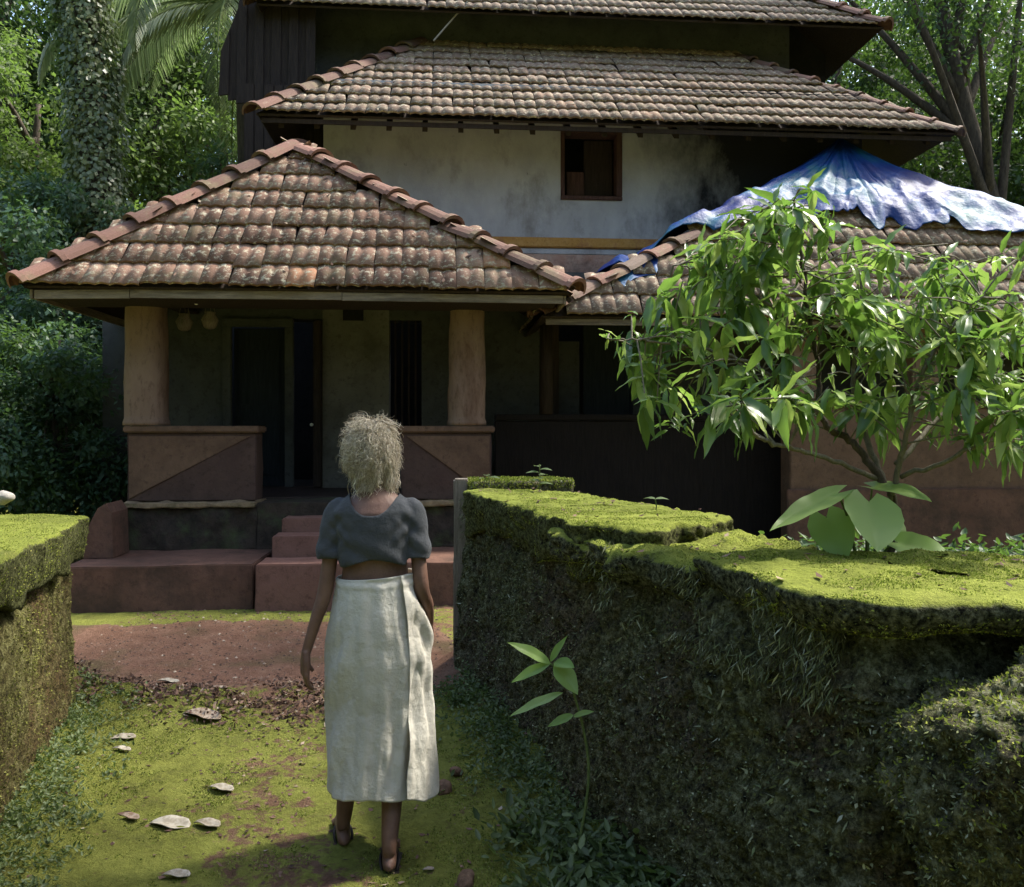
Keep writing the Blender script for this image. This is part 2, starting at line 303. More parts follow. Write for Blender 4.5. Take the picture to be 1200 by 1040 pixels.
def m_ground():
    m = NT('ground'); p = m.pos(); at = m.n('ShaderNodeAttribute', attribute_name='moss'); red = m.n('ShaderNodeAttribute', attribute_name='red')
    n1 = m.noise(5, 9, .72, p); n2 = m.noise(45, 6, .7, p); n3 = m.noise(1.6, 5, .6, p)
    moss = m.ramp(n1, [(.28, (.12, .12, .032)), (.48, (.24, .265, .045)), (.7, (.38, .41, .085))]); moss = m.mix(.45, moss, m.ramp(n2, [(.32, (.055, .052, .022)), (.68, (.30, .31, .08))]))
    earth = m.ramp(n1, [(.3, (.10, .055, .035)), (.55, (.19, .11, .07)), (.75, (.28, .18, .12))]); earth = m.mix(.35, earth, m.ramp(n2, [(.35, (.08, .045, .03)), (.65, (.27, .17, .12))]))
    redc = m.ramp(n1, [(.28, (.19, .095, .06)), (.5, (.30, .16, .105)), (.72, (.39, .24, .165))]); redc = m.mix(.4, redc, m.ramp(n2, [(.38, (.07, .04, .027)), (.62, (.26, .165, .115))])); redc = m.mix(m.ramp(n3, [(.5, (0, 0, 0)), (.62, (.7, .7, .7))]), redc, (.12, .10, .05))
    base = m.mix(red.outputs['Fac'], earth, redc)
    k = m.math('ADD', at.outputs['Fac'], m.math('MULTIPLY', m.math('SUBTRACT', m.noise(14, 8, .75, p), .5), 2.2)); k = m.math('ADD', k, m.math('MULTIPLY', m.math('SUBTRACT', n3, .5), 1.2), True)
    c = m.mix(m.ramp(k, [(.40, (0, 0, 0)), (.58, (1, 1, 1))]), base, moss); m.col(c); m.rough(.95, .1)
    m.bump(m.math('ADD', n2, m.noise(130, 5, .7, p)), 1.0, .03); return m.m
M['ground'] = m_ground()
def m_skin():
    m = NT('skin'); p = m.pos(); m.col(m.ramp(m.noise(14, 6, .6, p), [(.3, (.095, .05, .034)), (.7, (.165, .09, .062))])); m.rough(.55, .35); m.b.inputs['Subsurface Weight'].default_value = .08
    m.b.inputs['Subsurface Radius'].default_value = (.02, .008, .004); m.bump(m.noise(120, 5, .6, p), .35, .004); return m.m
M['skin'] = m_skin()
def m_cloth(name, c1, c2, trans=.0, wscale=900, br=.25, mot=0):
    m = NT(name); p = m.obj(); c = m.ramp(m.noise(5, 6, .6, p), [(.3, c1), (.7, c2)])
    m.col(c); m.rough(.9, .1); m.b.inputs['Sheen Weight'].default_value = .1
    m.bump(m.math('ADD', m.noise(28, 5, .6, p), m.math('MULTIPLY', m.noise(wscale, 2, .5, p), .15)), br, .018)
    if trans:
        tr = m.n('ShaderNodeBsdfTranslucent'); m.l(c, tr.inputs[0]); ms = m.n('ShaderNodeMixShader'); ms.inputs[0].default_value = trans
        m.l(m.b.outputs[0], ms.inputs[1]); m.l(tr.outputs[0], ms.inputs[2]); m.l(ms.outputs[0], m.o.inputs[0])
    return m.m
M['blouse'] = m_cloth('charcoal_cotton', (.036, .040, .044), (.062, .066, .072), br=.5)
M['mundu'] = m_cloth('unbleached_cotton', (.54, .51, .43), (.70, .67, .59), trans=.25, br=.7)
def m_hair():
    m = NT('hair'); m.col(m.ramp(m.isl(), [(0, (.22, .18, .13)), (.5, (.58, .50, .36)), (1, (.90, .84, .70))])); m.rough(.45, .5)
    tr = m.n('ShaderNodeBsdfTranslucent'); tr.inputs[0].default_value = (.6, .48, .3, 1); ms = m.n('ShaderNodeMixShader'); ms.inputs[0].default_value = .2
    m.l(m.b.outputs[0], ms.inputs[1]); m.l(tr.outputs[0], ms.inputs[2]); m.l(ms.outputs[0], m.o.inputs[0]); return m.m
M['hair'] = m_hair(); M['scalp'] = m_plain('hair_underlayer', (.12, .085, .05), (.24, .18, .11), 60, stretch=(4, 4, 1))
M['rubber'] = m_plain('dark_rubber', (.018, .014, .012), (.035, .028, .024), 20, rough=.6)
M['eye'] = m_plain('eye_white', (.7, .68, .65), (.75, .73, .7), 3, rough=.2)
M['lip'] = m_plain('lip', (.16, .06, .05), (.2, .08, .07), 30)

# ------------------------------------------------------------------ ground
WPATH = np.array([(-.275, 5.0), (.29, 3.2), (.40, 2.85), (.56, 2.4), (.69, 2.08), (.76, 1.93), (.90, 1.88), (1.2, 1.90), (2.3, 1.95)])
def wall_x(y): return np.interp(y, WPATH[:6, 1][::-1], WPATH[:6, 0][::-1])
def ground_h(x, y):
    p = np.stack([x, y, x*0], 1)
    h = .035*fbm(p, .9, 4, 3)+.012*fbm(p, 7, 3, 5)
    near = np.clip((8-np.hypot(x, y-3))/4, 0, 1); h = h+.010*fbm(p, 22, 3, 6)*near
    # humps where path meets bases of the two garden walls
    xr = -.315*y+1.3; xl = -.315*y-.9
    h += .16*np.exp(-np.abs(x-xr)/.16)*(y < 5.2)*(x < xr+.1)*(y > .3)+.13*np.exp(-np.abs(x-xl)/.2)*(y < 4.6)
    # loose rubble line at the end of the path
    h += .07*np.exp(-((y-4.55)/.28)**2)*np.clip(-.2-x, 0, 1)*(x > -2.6)*(1+fbm(p, 6, 3, 9))
    bed = np.clip((x-np.maximum(wall_x(y)+.25, -.3*y+1.5))/.1, 0, 1)*np.clip((5.3-y)/1.5, 0, 1)*(y > 1.97)
    h += bed*(.92+.05*fbm(p, 3, 3, 21))
    lb = np.clip((xl-.35-x)/.15, 0, 1)*np.clip((4.3-y)/.3, 0, 1); h += lb*.6
    return h
gx = np.unique(np.concatenate([np.linspace(-60, -5, 24), np.linspace(-5, -3, 30), np.linspace(-3, 1.6, 330), np.linspace(1.6, 5, 60), np.linspace(5, 60, 24)]))
gy = np.unique(np.concatenate([np.linspace(-30, .5, 20), np.linspace(.5, 5.6, 330), np.linspace(5.6, 8.5, 90), np.linspace(8.5, 90, 30)]))
X, Y = np.meshgrid(gx, gy, indexing='ij'); x = X.ravel(); y = Y.ravel()
V = np.stack([x, y, ground_h(x, y)], 1); F = gridF(len(gx), len(gy))
gme = mesh_np(V, F); GV, GF = V, F
pp = np.stack([x, y, 0*x], 1); n5 = fbm(pp, 1.3, 4, 31)
moss = np.clip((4.75-y)/.5+n5*.8, 0, 1)*.60+.26
moss = np.where(y > 4.4, np.clip(.62-(y-4.4)*.75, .0, 1), moss)
moss = np.where((y > 6.5+.2*n5) & (y < 7.6), .80, moss)                 # green strip along the plinth
moss = np.where(x > -.315*y+1.45, .55, moss); moss = np.where((y > 7.4) | (x < -4.6), .8, moss)
# worn middle of the path
wear = np.exp(-((x-(-.315*y+.15))/.30)**2)*np.clip((4.6-y)/.5, 0, 1); moss = moss-.30*wear
red = np.clip((y-4.35+.5*n5)/.35, 0, 1)
for nm, a in (('moss', moss), ('red', red)):
    at = gme.attributes.new(nm, 'FLOAT', 'POINT'); at.data.foreach_set('value', a.astype(np.float32))
tag(link('ground', gme, M['ground'], smooth=True), kind='structure')
# moss and litter on the path
def gh1(x, y): return ground_h(np.atleast_1d(np.asarray(x, float)), np.atleast_1d(np.asarray(y, float)))
def path_pts(n, y0, y1, rng, ex=1.6):
    y = y0+(y1-y0)*rng.random(n)**ex; xl = -.315*y-.86; xr = -.315*y+1.26
    x = xl+(xr-xl)*rng.random(n); return x, y
rg = np.random.default_rng(5)
x, y = path_pts(120000, 2.3, 4.7, rg, 1.3); k = fbm(np.stack([x, y, 0*x], 1), 5, 4, 77)+.6*fbm(np.stack([x, y, 0*x], 1), 22, 3, 7)-.30*np.exp(-((x-(-.315*y+.15))/.30)**2) > -.06; x, y = x[k], y[k]
C = np.stack([x, y, ground_h(x, y)-.002], 1); D = rand_dirs(len(C), rg)*.8+np.array([0, 0, .75])
Vv, Ff = leaves(C, D, rand_dirs(len(C), rg), rg.uniform(.005, .012, len(C)), rg.uniform(.003, .007, len(C)), simple=True)
tag(link('path_moss', mesh_np(Vv, Ff), M['moss_tuft_path']), 'low yellow-green moss carpeting the path between the walls', 'moss', kind='stuff')
# leaf litter at the end of the path
n = 4200; y = rg.normal(4.55, .20, n); x = rg.uniform(-2.35, -.55, n); k = fbm(np.stack([x, y, 0*x], 1), 3, 3, 7) > -.12; x, y = x[k], y[k]
C = np.stack([x, y, ground_h(x, y)+rg.uniform(0, .035, len(x))], 1); D = rand_dirs(len(C), rg)*np.array([1, 1, .5])
a1 = leaves(C, D, np.array([0, 0, 1.])+rand_dirs(len(C), rg)*.9, rg.uniform(.012, .04, len(C)), rg.uniform(.008, .02, len(C)), simple=True)
x, y = path_pts(1500, 2.4, 5.0, rg, 1); k = rg.random(len(x)) < .25+.75*np.exp(-((x-(-.315*y+.15))/.35)**2); x, y = x[k], y[k]
C = np.stack([x, y, ground_h(x, y)+.004], 1); D = rand_dirs(len(C), rg)*np.array([1, 1, .15])
a2 = leaves(C, D, np.array([0, 0, 1.])+rand_dirs(len(C), rg)*.3, rg.uniform(.012, .035, len(C)), rg.uniform(.008, .02, len(C)), simple=True)
tag(link('leaf_litter', mesh_np(*merge([a1, a2])), M['litter']), 'dark crumbled leaf litter where the mossy path meets the red yard', 'leaf litter', kind='stuff')

# ------------------------------------------------------------------ the old house (own frame, turned 4.5 degrees)
YAW = R(4.5); Y0 = 8.2; cY, sY = math.cos(YAW), math.sin(YAW)
def HU(px, v):
    k = (px-600)/1000; return (k*(Y0+v*cY)+v*sY)/(cY-k*sY)
def HZ(px, py, v):
    u = HU(px, v); return 1.5-(py-500)/1000*(Y0+u*sY+v*cY)
def HP(px, py, v): return (HU(px, v), v, HZ(px, py, v))
house = empty('old_house', (0, Y0, 0), YAW, 'old two-storey whitewashed house with layered clay tile roofs and a pillared front porch', 'house')
def hb(name, mat, a, b, bev=.006, parent=None, label=None, smooth=False):
    o = MB().box(a, b, bev).build(name, M[mat], parent or house, smooth)
    if label: o['label'] = label
    return o
def rough_box(name, mat, a, b, amp=.012, step=.03, parent=None, seed=1, sc=6):
    """box with worn uneven faces and rounded arrises"""
    a = np.array(a, float); b = np.array(b, float); bm = bmesh.new(); bmesh.ops.create_cube(bm, size=1)
    for v in bm.verts: v.co = Vector(((a+b)/2+np.array(v.co)*(b-a)))
    bmesh.ops.bevel(bm, geom=bm.edges[:], offset=.009, segments=2, affect='EDGES')
    for ax in range(3):
        L = b[ax]-a[ax]; k = min(int(L/step), 150)
        for i in range(1, k):
            c = [0, 0, 0]; c[ax] = a[ax]+L*i/k; nn = [0, 0, 0]; nn[ax] = 1
            bmesh.ops.bisect_plane(bm, geom=bm.verts[:]+bm.edges[:]+bm.faces[:], plane_co=c, plane_no=nn, dist=1e-4)
    bm.normal_update(); co = np.array([v.co for v in bm.verts]); no = np.array([v.normal for v in bm.verts])
    co = co+no*(fbm(co+seed, sc, 4, seed)*amp*2)[:, None]
    for v, c in zip(bm.verts, co): v.co = c
    me = bpy.data.meshes.new(name); bm.to_mesh(me); bm.free(); o = link(name, me, M[mat], parent or house, True); me.set_sharp_from_angle(angle=R(24)); return o
zF = .80
# plinth and steps
uL = HU(70, -1.05)
rough_box('plinth', 'plinth', (uL, -1.05, -.1), (HU(296, -1.05), -.0, .37), .008, .08, seed=4, sc=3)
rough_box('plinth', 'plinth', (HU(492, -1.05), -1.05, -.1), (HU(760, -1.05), -.0, .368), .008, .08, seed=5, sc=3)
us0, us1 = HU(299, -1.15), HU(488, -1.15)
rough_box('step', 'step_pink', (us0, -1.15, -.1), (us1, -.76, .385), .006, .06, seed=6, sc=3)
rough_box('step', 'step_pink', (us0+.05, -.75, -.05), (us1-.05, -.46, .56), .006, .06, seed=7, sc=3)
rough_box('step', 'step_pink', (us0+.08, -.45, -.05), (us1-.08, -.17, .68), .006, .06, seed=8, sc=3)
# dark base wall and its pale worn lip
ub0, ub1 = HU(140, -.15), HU(578, -.15)
rough_box('base_wall', 'base_stone', (ub0, -.15, .36), (HU(302, -.15), .4, .755), .02, .03, seed=9)
rough_box('base_wall', 'base_stone', (HU(484, -.15), -.15, .36), (ub1, .4, .755), .02, .03, seed=10)
rough_box('base_lip', 'base_lip', (ub0, -.19, .757), (HU(300, -.15), .38, .80), .014, .03, seed=11, sc=9)
rough_box('base_lip', 'base_lip', (HU(484, -.15), -.19, .757), (ub1, .38, .80), .014, .03, seed=12, sc=9)
rough_box('landing', 'base_stone', (HU(302, -.1), -.16, .3), (HU(483, -.1), .4, .795), .008, .04, seed=13)
hb('porch_floor', 'floor_dark', (ub0, .41, .3), (ub1+.1, 2.0, zF), .01)
# low ramp-shaped parapet at the left end
pe = MB().prism([(HU(86, -.5), .375), (HU(139, -.5), .375), (HU(137, -.5), .76), (HU(130, -.5), .84), (HU(121, -.5), .80), (HU(104, -.5), .56)], -.62, -.25)
pe.build('end_parapet', M['plinth'], house)
# half walls with seat ledge and a triangular plaster panel
def halfwall(p0, p1, side):
    u0, u1 = HU(p0, 0), HU(p1, 0); zt = 1.44
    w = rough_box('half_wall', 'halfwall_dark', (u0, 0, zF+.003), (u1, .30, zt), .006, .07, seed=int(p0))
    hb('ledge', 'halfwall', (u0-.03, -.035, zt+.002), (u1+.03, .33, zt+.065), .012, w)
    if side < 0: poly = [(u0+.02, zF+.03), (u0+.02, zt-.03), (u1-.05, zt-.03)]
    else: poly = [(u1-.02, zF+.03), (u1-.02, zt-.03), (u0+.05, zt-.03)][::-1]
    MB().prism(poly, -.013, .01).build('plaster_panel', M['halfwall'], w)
    return w
halfwall(149, 300, -1); halfwall(470, 576, 1)
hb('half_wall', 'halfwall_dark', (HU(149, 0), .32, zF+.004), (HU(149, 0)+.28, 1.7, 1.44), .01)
# columns
def column(pc, w, v=.16, z0=1.51, z1=2.76, n=26):
    u = HU(pc, v); r = w/2; prof = [(z0, r*1.06), (z0+.03, r*1.06), (z0+.05, r*1.0), (z0+.5, r*.985), (z1-.12, r*.93), (z1-.09, r*1.03), (z1, r*1.03)]
    a = np.linspace(0, 2*PI, n, endpoint=False); sq = 1/(np.abs(np.cos(a))**3.2+np.abs(np.sin(a))**3.2)**(1/3.2)
    zz = np.linspace(z0, z1, 40); rr = np.interp(zz, [p[0] for p in prof], [p[1] for p in prof])
    Vv = np.stack([u+rr[:, None]*np.cos(a)*sq, v+rr[:, None]*np.sin(a)*sq, zz[:, None]+0*a], -1).reshape(-1, 3)
    c = np.array([u, v, 0]); Vv = Vv+unit((Vv-c)*[1, 1, 0])*(fbm(Vv, 5, 3, int(pc))*.012)[:, None]
    F = [(i*n+j, i*n+(j+1) % n, (i+1)*n+(j+1) % n, (i+1)*n+j) for i in range(39) for j in range(n)]
    F += [list(range(n))[::-1], list(range(39*n, 40*n))]
    return MB().add(Vv, F).build('column', M['column'], house, True)
column(172, .37); column(547, .36)
hb('porch_beam', 'wood_dark', (HU(149, .05), .04, 2.765), (HU(572, .05), .30, 2.90), .01)
hb('porch_beam', 'wood_dark', (HU(149, .05), .31, 2.765), (HU(149, .05)+.2, 1.69, 2.90), .01)
hb('porch_ceiling', 'wood_dark', (HU(149, .05)-.1, .0, 2.905), (HU(572, .05)+.1, 1.69, 2.95), .0)
# ground floor wall, built as piers round real openings
VB = 1.7
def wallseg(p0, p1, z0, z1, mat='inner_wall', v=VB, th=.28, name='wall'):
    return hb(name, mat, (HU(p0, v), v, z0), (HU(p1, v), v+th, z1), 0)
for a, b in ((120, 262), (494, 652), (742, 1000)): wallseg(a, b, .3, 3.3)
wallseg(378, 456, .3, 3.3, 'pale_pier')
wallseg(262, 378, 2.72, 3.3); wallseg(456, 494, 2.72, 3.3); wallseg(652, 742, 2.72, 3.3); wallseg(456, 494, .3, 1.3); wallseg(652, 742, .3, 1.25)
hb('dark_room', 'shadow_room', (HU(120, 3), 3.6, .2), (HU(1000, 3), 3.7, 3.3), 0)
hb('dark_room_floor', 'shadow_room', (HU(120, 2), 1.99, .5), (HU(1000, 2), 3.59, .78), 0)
# vent: dark plate on the pale pier, the hole's shade put into its colour
MB().box((HU(402, VB), VB-.012, HZ(402, 376, VB)), (HU(426, VB), VB-.003, HZ(402, 355, VB)), .002).build('vent_shade_plate', M['shadow_room'], house)
# door with frame and leaf
du0, du1 = HU(262, VB), HU(378, VB); dm = HU(345, VB)
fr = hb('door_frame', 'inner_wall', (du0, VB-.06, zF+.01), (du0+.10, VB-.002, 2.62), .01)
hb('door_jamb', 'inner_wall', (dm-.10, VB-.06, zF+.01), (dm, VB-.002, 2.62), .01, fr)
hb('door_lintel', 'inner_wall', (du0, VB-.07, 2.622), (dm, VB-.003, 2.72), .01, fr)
dl = hb('door_leaf', 'door', (du0+.105, VB+.05, zF+.015), (dm-.105, VB+.09, 2.615), .004)
for z in (.95, 1.75): hb('door_panel', 'door', (du0+.17, VB+.03, z), (dm-.17, VB+.049, z+.62), .01, dl)
hb('door_post', 'wood_dark', (du1-.09, VB-.12, zF+.01), (du1-.002, VB+.1, 2.7), .01)
MB().tube([(du1-.1, VB-.13, 1.52), (du1-.1, VB-.17, 1.52)], .018, 8).build('door_knob', M['lamp_white'], house, True)
# window shutters to the right of the porch
w2 = hb('window', 'wood_dark', (HU(641, VB), VB-.08, 1.2), (HU(654, VB), VB-.003, 2.75), .01)
hb('shutter', 'inner_wall', (HU(655, VB), VB+.06, 1.28), (HU(680, VB), VB+.09, 2.5), .004, w2)
hb('shutter', 'door', (HU(684, VB), VB+.03, 1.28), (HU(738, VB), VB+.06, 2.7), .004, w2)
w3 = hb('window', 'wood_dark', (HU(456, VB)+.0, VB-.03, 1.302), (HU(494, VB), VB-.003, 1.36), .01)
for px in (463, 471, 479, 487): MB().tube([(HU(px, VB), VB+.05, 1.3), (HU(px, VB), VB+.05, 2.72)], .012, 6).build('window_bar', M['wood_dark'], w3)
# recessed verandah beside the porch: low boarded wall, deep shade put into its colour
rough_box('verandah_wall', 'shade_wood', (HU(580, .9), .9, .1), (HU(930, .9), 1.0, 1.56), .008, .08, seed=44)
hb('verandah_rail', 'shade_wood', (HU(580, .9), .87, 1.565), (HU(930, .9), 1.02, 1.63), .01)
hb('verandah_floor', 'floor_dark', (HU(580, 1), 1.03, .3), (HU(1000, 1), 1.69, .8), 0)
MB().tube([HP(640, 500, .92)[:2]+(1.63,), HP(640, 500, .92)[:2]+(2.66,)], [.075, .07], 10).build('verandah_post', M['wood_dark'], house, True)
hb('verandah_ceiling', 'wood_dark', (HU(580, .9), .6, 2.9), (HU(1010, 1), 1.69, 2.95), 0)

# ---- upper storey
VU = 2.4
uz0, uz1 = 3.78, 5.75
wa, wb = HU(657, VU), HU(729, VU); wz0, wz1 = HZ(690, 235, VU), HZ(690, 153, VU)
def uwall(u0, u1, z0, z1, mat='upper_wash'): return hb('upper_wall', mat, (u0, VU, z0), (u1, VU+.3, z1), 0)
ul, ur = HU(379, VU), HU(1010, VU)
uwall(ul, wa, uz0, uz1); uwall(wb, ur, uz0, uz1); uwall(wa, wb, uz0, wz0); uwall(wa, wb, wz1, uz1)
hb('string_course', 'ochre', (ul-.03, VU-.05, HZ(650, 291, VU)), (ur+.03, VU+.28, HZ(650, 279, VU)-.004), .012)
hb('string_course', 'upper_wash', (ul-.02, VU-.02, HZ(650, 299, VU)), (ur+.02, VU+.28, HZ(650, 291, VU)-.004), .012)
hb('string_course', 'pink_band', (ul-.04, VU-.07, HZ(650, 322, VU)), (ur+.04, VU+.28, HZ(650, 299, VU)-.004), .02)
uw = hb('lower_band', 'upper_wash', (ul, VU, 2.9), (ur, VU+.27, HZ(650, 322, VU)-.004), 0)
wf = empty('window', (0, 0, 0)); wf.parent = house; wf['label'] = 'small square dark window in the upper whitewashed wall'
hb('sill', 'wood_brown', (wa-.0, VU-.03, wz0), (wb+.0, VU+.2, wz0+.05), .008, wf)
hb('lintel', 'wood_brown', (wa, VU-.02, wz1-.05), (wb, VU+.2, wz1), .008, wf)
hb('jamb', 'wood_brown', (wa, VU-.018, wz0+.052), (wa+.05, VU+.2, wz1-.052), .008, wf)
hb('jamb', 'wood_brown', (wb-.07, VU-.02, wz0+.052), (wb, VU+.2, wz1-.052), .008, wf)
hb('shutter_board', 'wood_brown', (wa+.1, VU+.16, wz0+.055), (wa+.32, VU+.2, wz0+.40), .006, wf)
hb('shutter_board', 'wood_dark', (wa+.33, VU+.22, wz0+.055), (wb-.08, VU+.26, wz1-.055), .006, wf)
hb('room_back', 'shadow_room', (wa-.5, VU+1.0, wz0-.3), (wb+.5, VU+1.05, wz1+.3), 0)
# rafter ends under the middle eave
for i, px in enumerate(range(330, 1090, 42)):
    u = HU(px, 1.75); MB().add([(u-.03, 1.72, 4.90), (u+.03, 1.72, 4.90), (u+.03, VU, 5.45), (u-.03, VU, 5.45), (u-.03, 1.72, 4.98), (u+.03, 1.72, 4.98), (u+.03, VU, 5.53), (u-.03, VU, 5.53)],
        [(0, 1, 2, 3)[::-1], (4, 5, 6, 7), (0, 1, 5, 4), (1, 2, 6, 5), (2, 3, 7, 6), (3, 0, 4, 7)]).build('rafter', M['wood_dark'], house)
# boarded wall left of the plaster and dark gable screen
for i in range(9):
    u0 = HU(286, 3.0)+i*.125; hb('wall_board', 'thatch', (u0, 3.0+.01*(i % 2), 3.6), (u0+.12, 3.05+.01*(i % 2), 5.9), .006)
for i in range(11):
    u0 = HU(256, 3.3)+i*.112; px = 256+i*9.6; bot = HZ(px, 112-i*.6, 3.3)-(.06*((i*7) % 3)); top = HZ(256+i*9.6, 0, 3.3)+.3-max(0, (3-i))*1.35
    if i < 3: top = HZ(px, 60-i*28, 3.3)
    MB().prism([(u0, bot), (u0+.125, bot+.02), (u0+.145, top+.3), (u0+.03, top)], 3.3+.03*(i % 2), 3.325+.03*(i % 2)).build('gable_board', M['thatch'], house)
hb('gable_backing', 'thatch', (HU(290, 3.4), 3.42, 4.6), (HU(352, 3.4), 3.5, 7.6), 0)
# top storey wall
V3 = 3.9
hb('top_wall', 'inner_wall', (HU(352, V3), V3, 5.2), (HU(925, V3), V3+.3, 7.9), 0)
hb('top_wall', 'shadow_room', (HU(926, V3), V3+.5, 5.2), (HU(985, V3), V3+.8, 7.9), 0)  # near-black slab past the wall's end: under-eave shade put in as colour
MB().tube([HP(508, 48, 3.2), HP(548, 2, 3.2)], .012, 5).build('cable', M['stone_pale'], house)

# ------------------------------------------------------------------ tiled roofs
def tile_mesh(name, w=.245, L=.37, seed=0):
    r = random.Random(seed); n = 9; V = []; prof = []
    for i in range(n):
        t = i/(n-1); prof.append((t*w-w/2, .016*(.5-.5*math.cos(4*PI*t))**.45+.006))
    for yy, dz in ((0, .030), (L, .0)):
        for x_, z_ in prof: V.append((x_+r.uniform(-.002, .002), yy+r.uniform(-.004, .004), z_+dz))
    for x_, z_ in prof: V.append((x_, .004, z_+.030-.022))
    F = [(i, i+1, n+i+1, n+i) for i in range(n-1)]+[(2*n+i, 2*n+i+1, i+1, i) for i in range(n-1)]
    me = bpy.data.meshes.new(name); me.from_pydata(V, [], F); me.materials.append(M['tile']); me.polygons.foreach_set('use_smooth', [True]*(n-1)+[False]*(n-1)); return me
TM = [tile_mesh('roof_tile', seed=i) for i in range(4)]; TMO = [m_.copy() for m_ in TM]
for m_ in TMO: m_.materials.clear(); m_.materials.append(M['tile_old'])
def in_poly(p, poly):
    c = False; n = len(poly)
    for i in range(n):
        a, b = poly[i], poly[(i+1) % n]
        if (a[1] > p[1]) != (b[1] > p[1]) and p[0] < (b[0]-a[0])*(p[1]-a[1])/(b[1]-a[1])+a[0]: c = not c
    return c
def roof_face(E0, E1, T1, T0, parent, mode='parts', max_rows=99, min_row=0, gauge=.31, w=.245, seed=1, skip=None, old=False):
    """E0,E1 eave ends, T1,T0 top ends (counter-clockwise seen from outside)"""
    E0, E1, T0, T1 = (np.array(q, float) for q in (E0, E1, T0, T1)); ex = E1-E0; Lx = np.linalg.norm(ex); ex /= Lx
    nrm = np.cross(ex, T0-E0 if np.linalg.norm(T0-E0) > .1 else T1-E1); nrm /= np.linalg.norm(nrm); ey = np.cross(nrm, ex)
    q = lambda p: (np.dot(p-E0, ex), np.dot(p-E0, ey)); poly = [q(E0), q(E1), q(T1), q(T0)]
    H = max(poly[2][1], poly[3][1]); rows = int(math.ceil(H/gauge)); rr = random.Random(seed); joined = []; cnt = 0
    Rm = Matrix((ex, ey, nrm)).transposed()
    def span(yv):
        t = min(max(yv/H, 0), 1); return poly[0][0]+(poly[3][0]-poly[0][0])*t, poly[1][0]+(poly[2][0]-poly[1][0])*t
    for k in range(rows):
        y0 = k*gauge-.03; a, b = span(y0+.19); i0 = int(math.floor((a-.02)/w)); i1 = int(math.ceil((b+.02)/w))
        for i in range(i0, i1+1):
            xc = (i+.5)*w+(.0 if k % 2 == 0 else 0)
            if xc < a-.04 or xc > b+.04: continue
            if k >= max_rows or k < min_row: continue
            p = E0+ex*(xc+rr.uniform(-.008, .008))+ey*(y0+rr.uniform(-.014, .014)-(.05*rr.random() if rr.random() < .07 else 0))+nrm*(.02+rr.uniform(0, .008))
            if skip and skip(p): continue
            rot = Rm @ Matrix.Rotation(rr.gauss(0, .018 if rr.random() < .92 else .06), 3, 'Z') @ Matrix.Rotation(rr.gauss(.0, .012), 3, 'X')
            me = (TMO if old else TM)[rr.randrange(4)]
            if mode == 'parts':
                o = bpy.data.objects.new('roof_tile', me); COL.objects.link(o); o.parent = parent; o.matrix_local = Matrix.Translation(Vector(p)) @ rot.to_4x4(); cnt += 1
            else:
                Vv = np.array([v.co for v in me.vertices]) @ np.array(rot).T+p; joined.append((Vv, np.array([f.vertices[:] for f in me.polygons])))
    if joined:
        Vv, Ff = merge(joined); o = link('roof_tiles', mesh_np(Vv, Ff), M['tile_far'], parent); o['kind'] = 'stuff'
    print('tiles', cnt, len(joined))
def ridge_mesh(w=.175, L=.45):
    n = 9; V = []; a = np.linspace(R(-80), R(80), n)
    for yy, s, dz in ((0, 1.12, .028), (.05, 1.12, .026), (.06, 1.0, .012), (L, .88, 0)):
        for t in a: V.append((w*s*math.sin(t), yy, w*.72*s*(math.cos(t)-.35)+dz))
    F = [(k*n+i, k*n+i+1, (k+1)*n+i+1, (k+1)*n+i) for k in range(3) for i in range(n-1)]
    for i in range(n): V.append((w*1.0*math.sin(a[i]), .004, w*.72*(math.cos(a[i])-.35)+.004))
    F += [(4*n+i, 4*n+i+1, i+1, i) for i in range(n-1)]
    me = bpy.data.meshes.new('ridge_tile'); me.from_pydata(V, [], F); me.materials.append(M['ridge']); return me
RM = ridge_mesh()
def hip(A, B, parent, step=.37, seed=0, up=(0, 0, 1), lift=.02, sc=1.0):
    A = np.array(A, float); B = np.array(B, float); d = B-A; L = np.linalg.norm(d); d /= L; n = max(1, int(round(L/step))); st = L/n; rr = random.Random(seed)
    s = np.cross(d, up); s /= np.linalg.norm(s); u = np.cross(s, d); Rm = Matrix((s, d, u)).transposed()
    for i in range(n):
        p = A+d*(i*st-.05)+u*(lift+rr.uniform(-.006, .010))+s*rr.uniform(-.012, .012)
        o = bpy.data.objects.new('ridge_tile', RM); COL.objects.link(o); o.parent = parent
        o.matrix_local = Matrix.Translation(Vector(p)) @ (Rm @ Matrix.Rotation(rr.gauss(0, .04), 3, 'Z') @ Matrix.Rotation(rr.gauss(0, .025), 3, 'X')).to_4x4() @ Matrix.Scale(sc, 4)
def deck(name, polys, parent, mat='wood_dark', th=.03):
    mb = MB()
    for poly in polys:
        poly = [np.array(p, float) for p in poly]; n = np.cross(poly[1]-poly[0], poly[2]-poly[0]); n /= np.linalg.norm(n); k = len(poly)
        mb.add([p-n*.004 for p in poly]+[p-n*th for p in poly], [list(range(k)), list(range(2*k-1, k-1, -1))]+[(i, i+k, (i+1) % k+k, (i+1) % k) for i in range(k)])
    return mb.build(name, M[mat], parent)
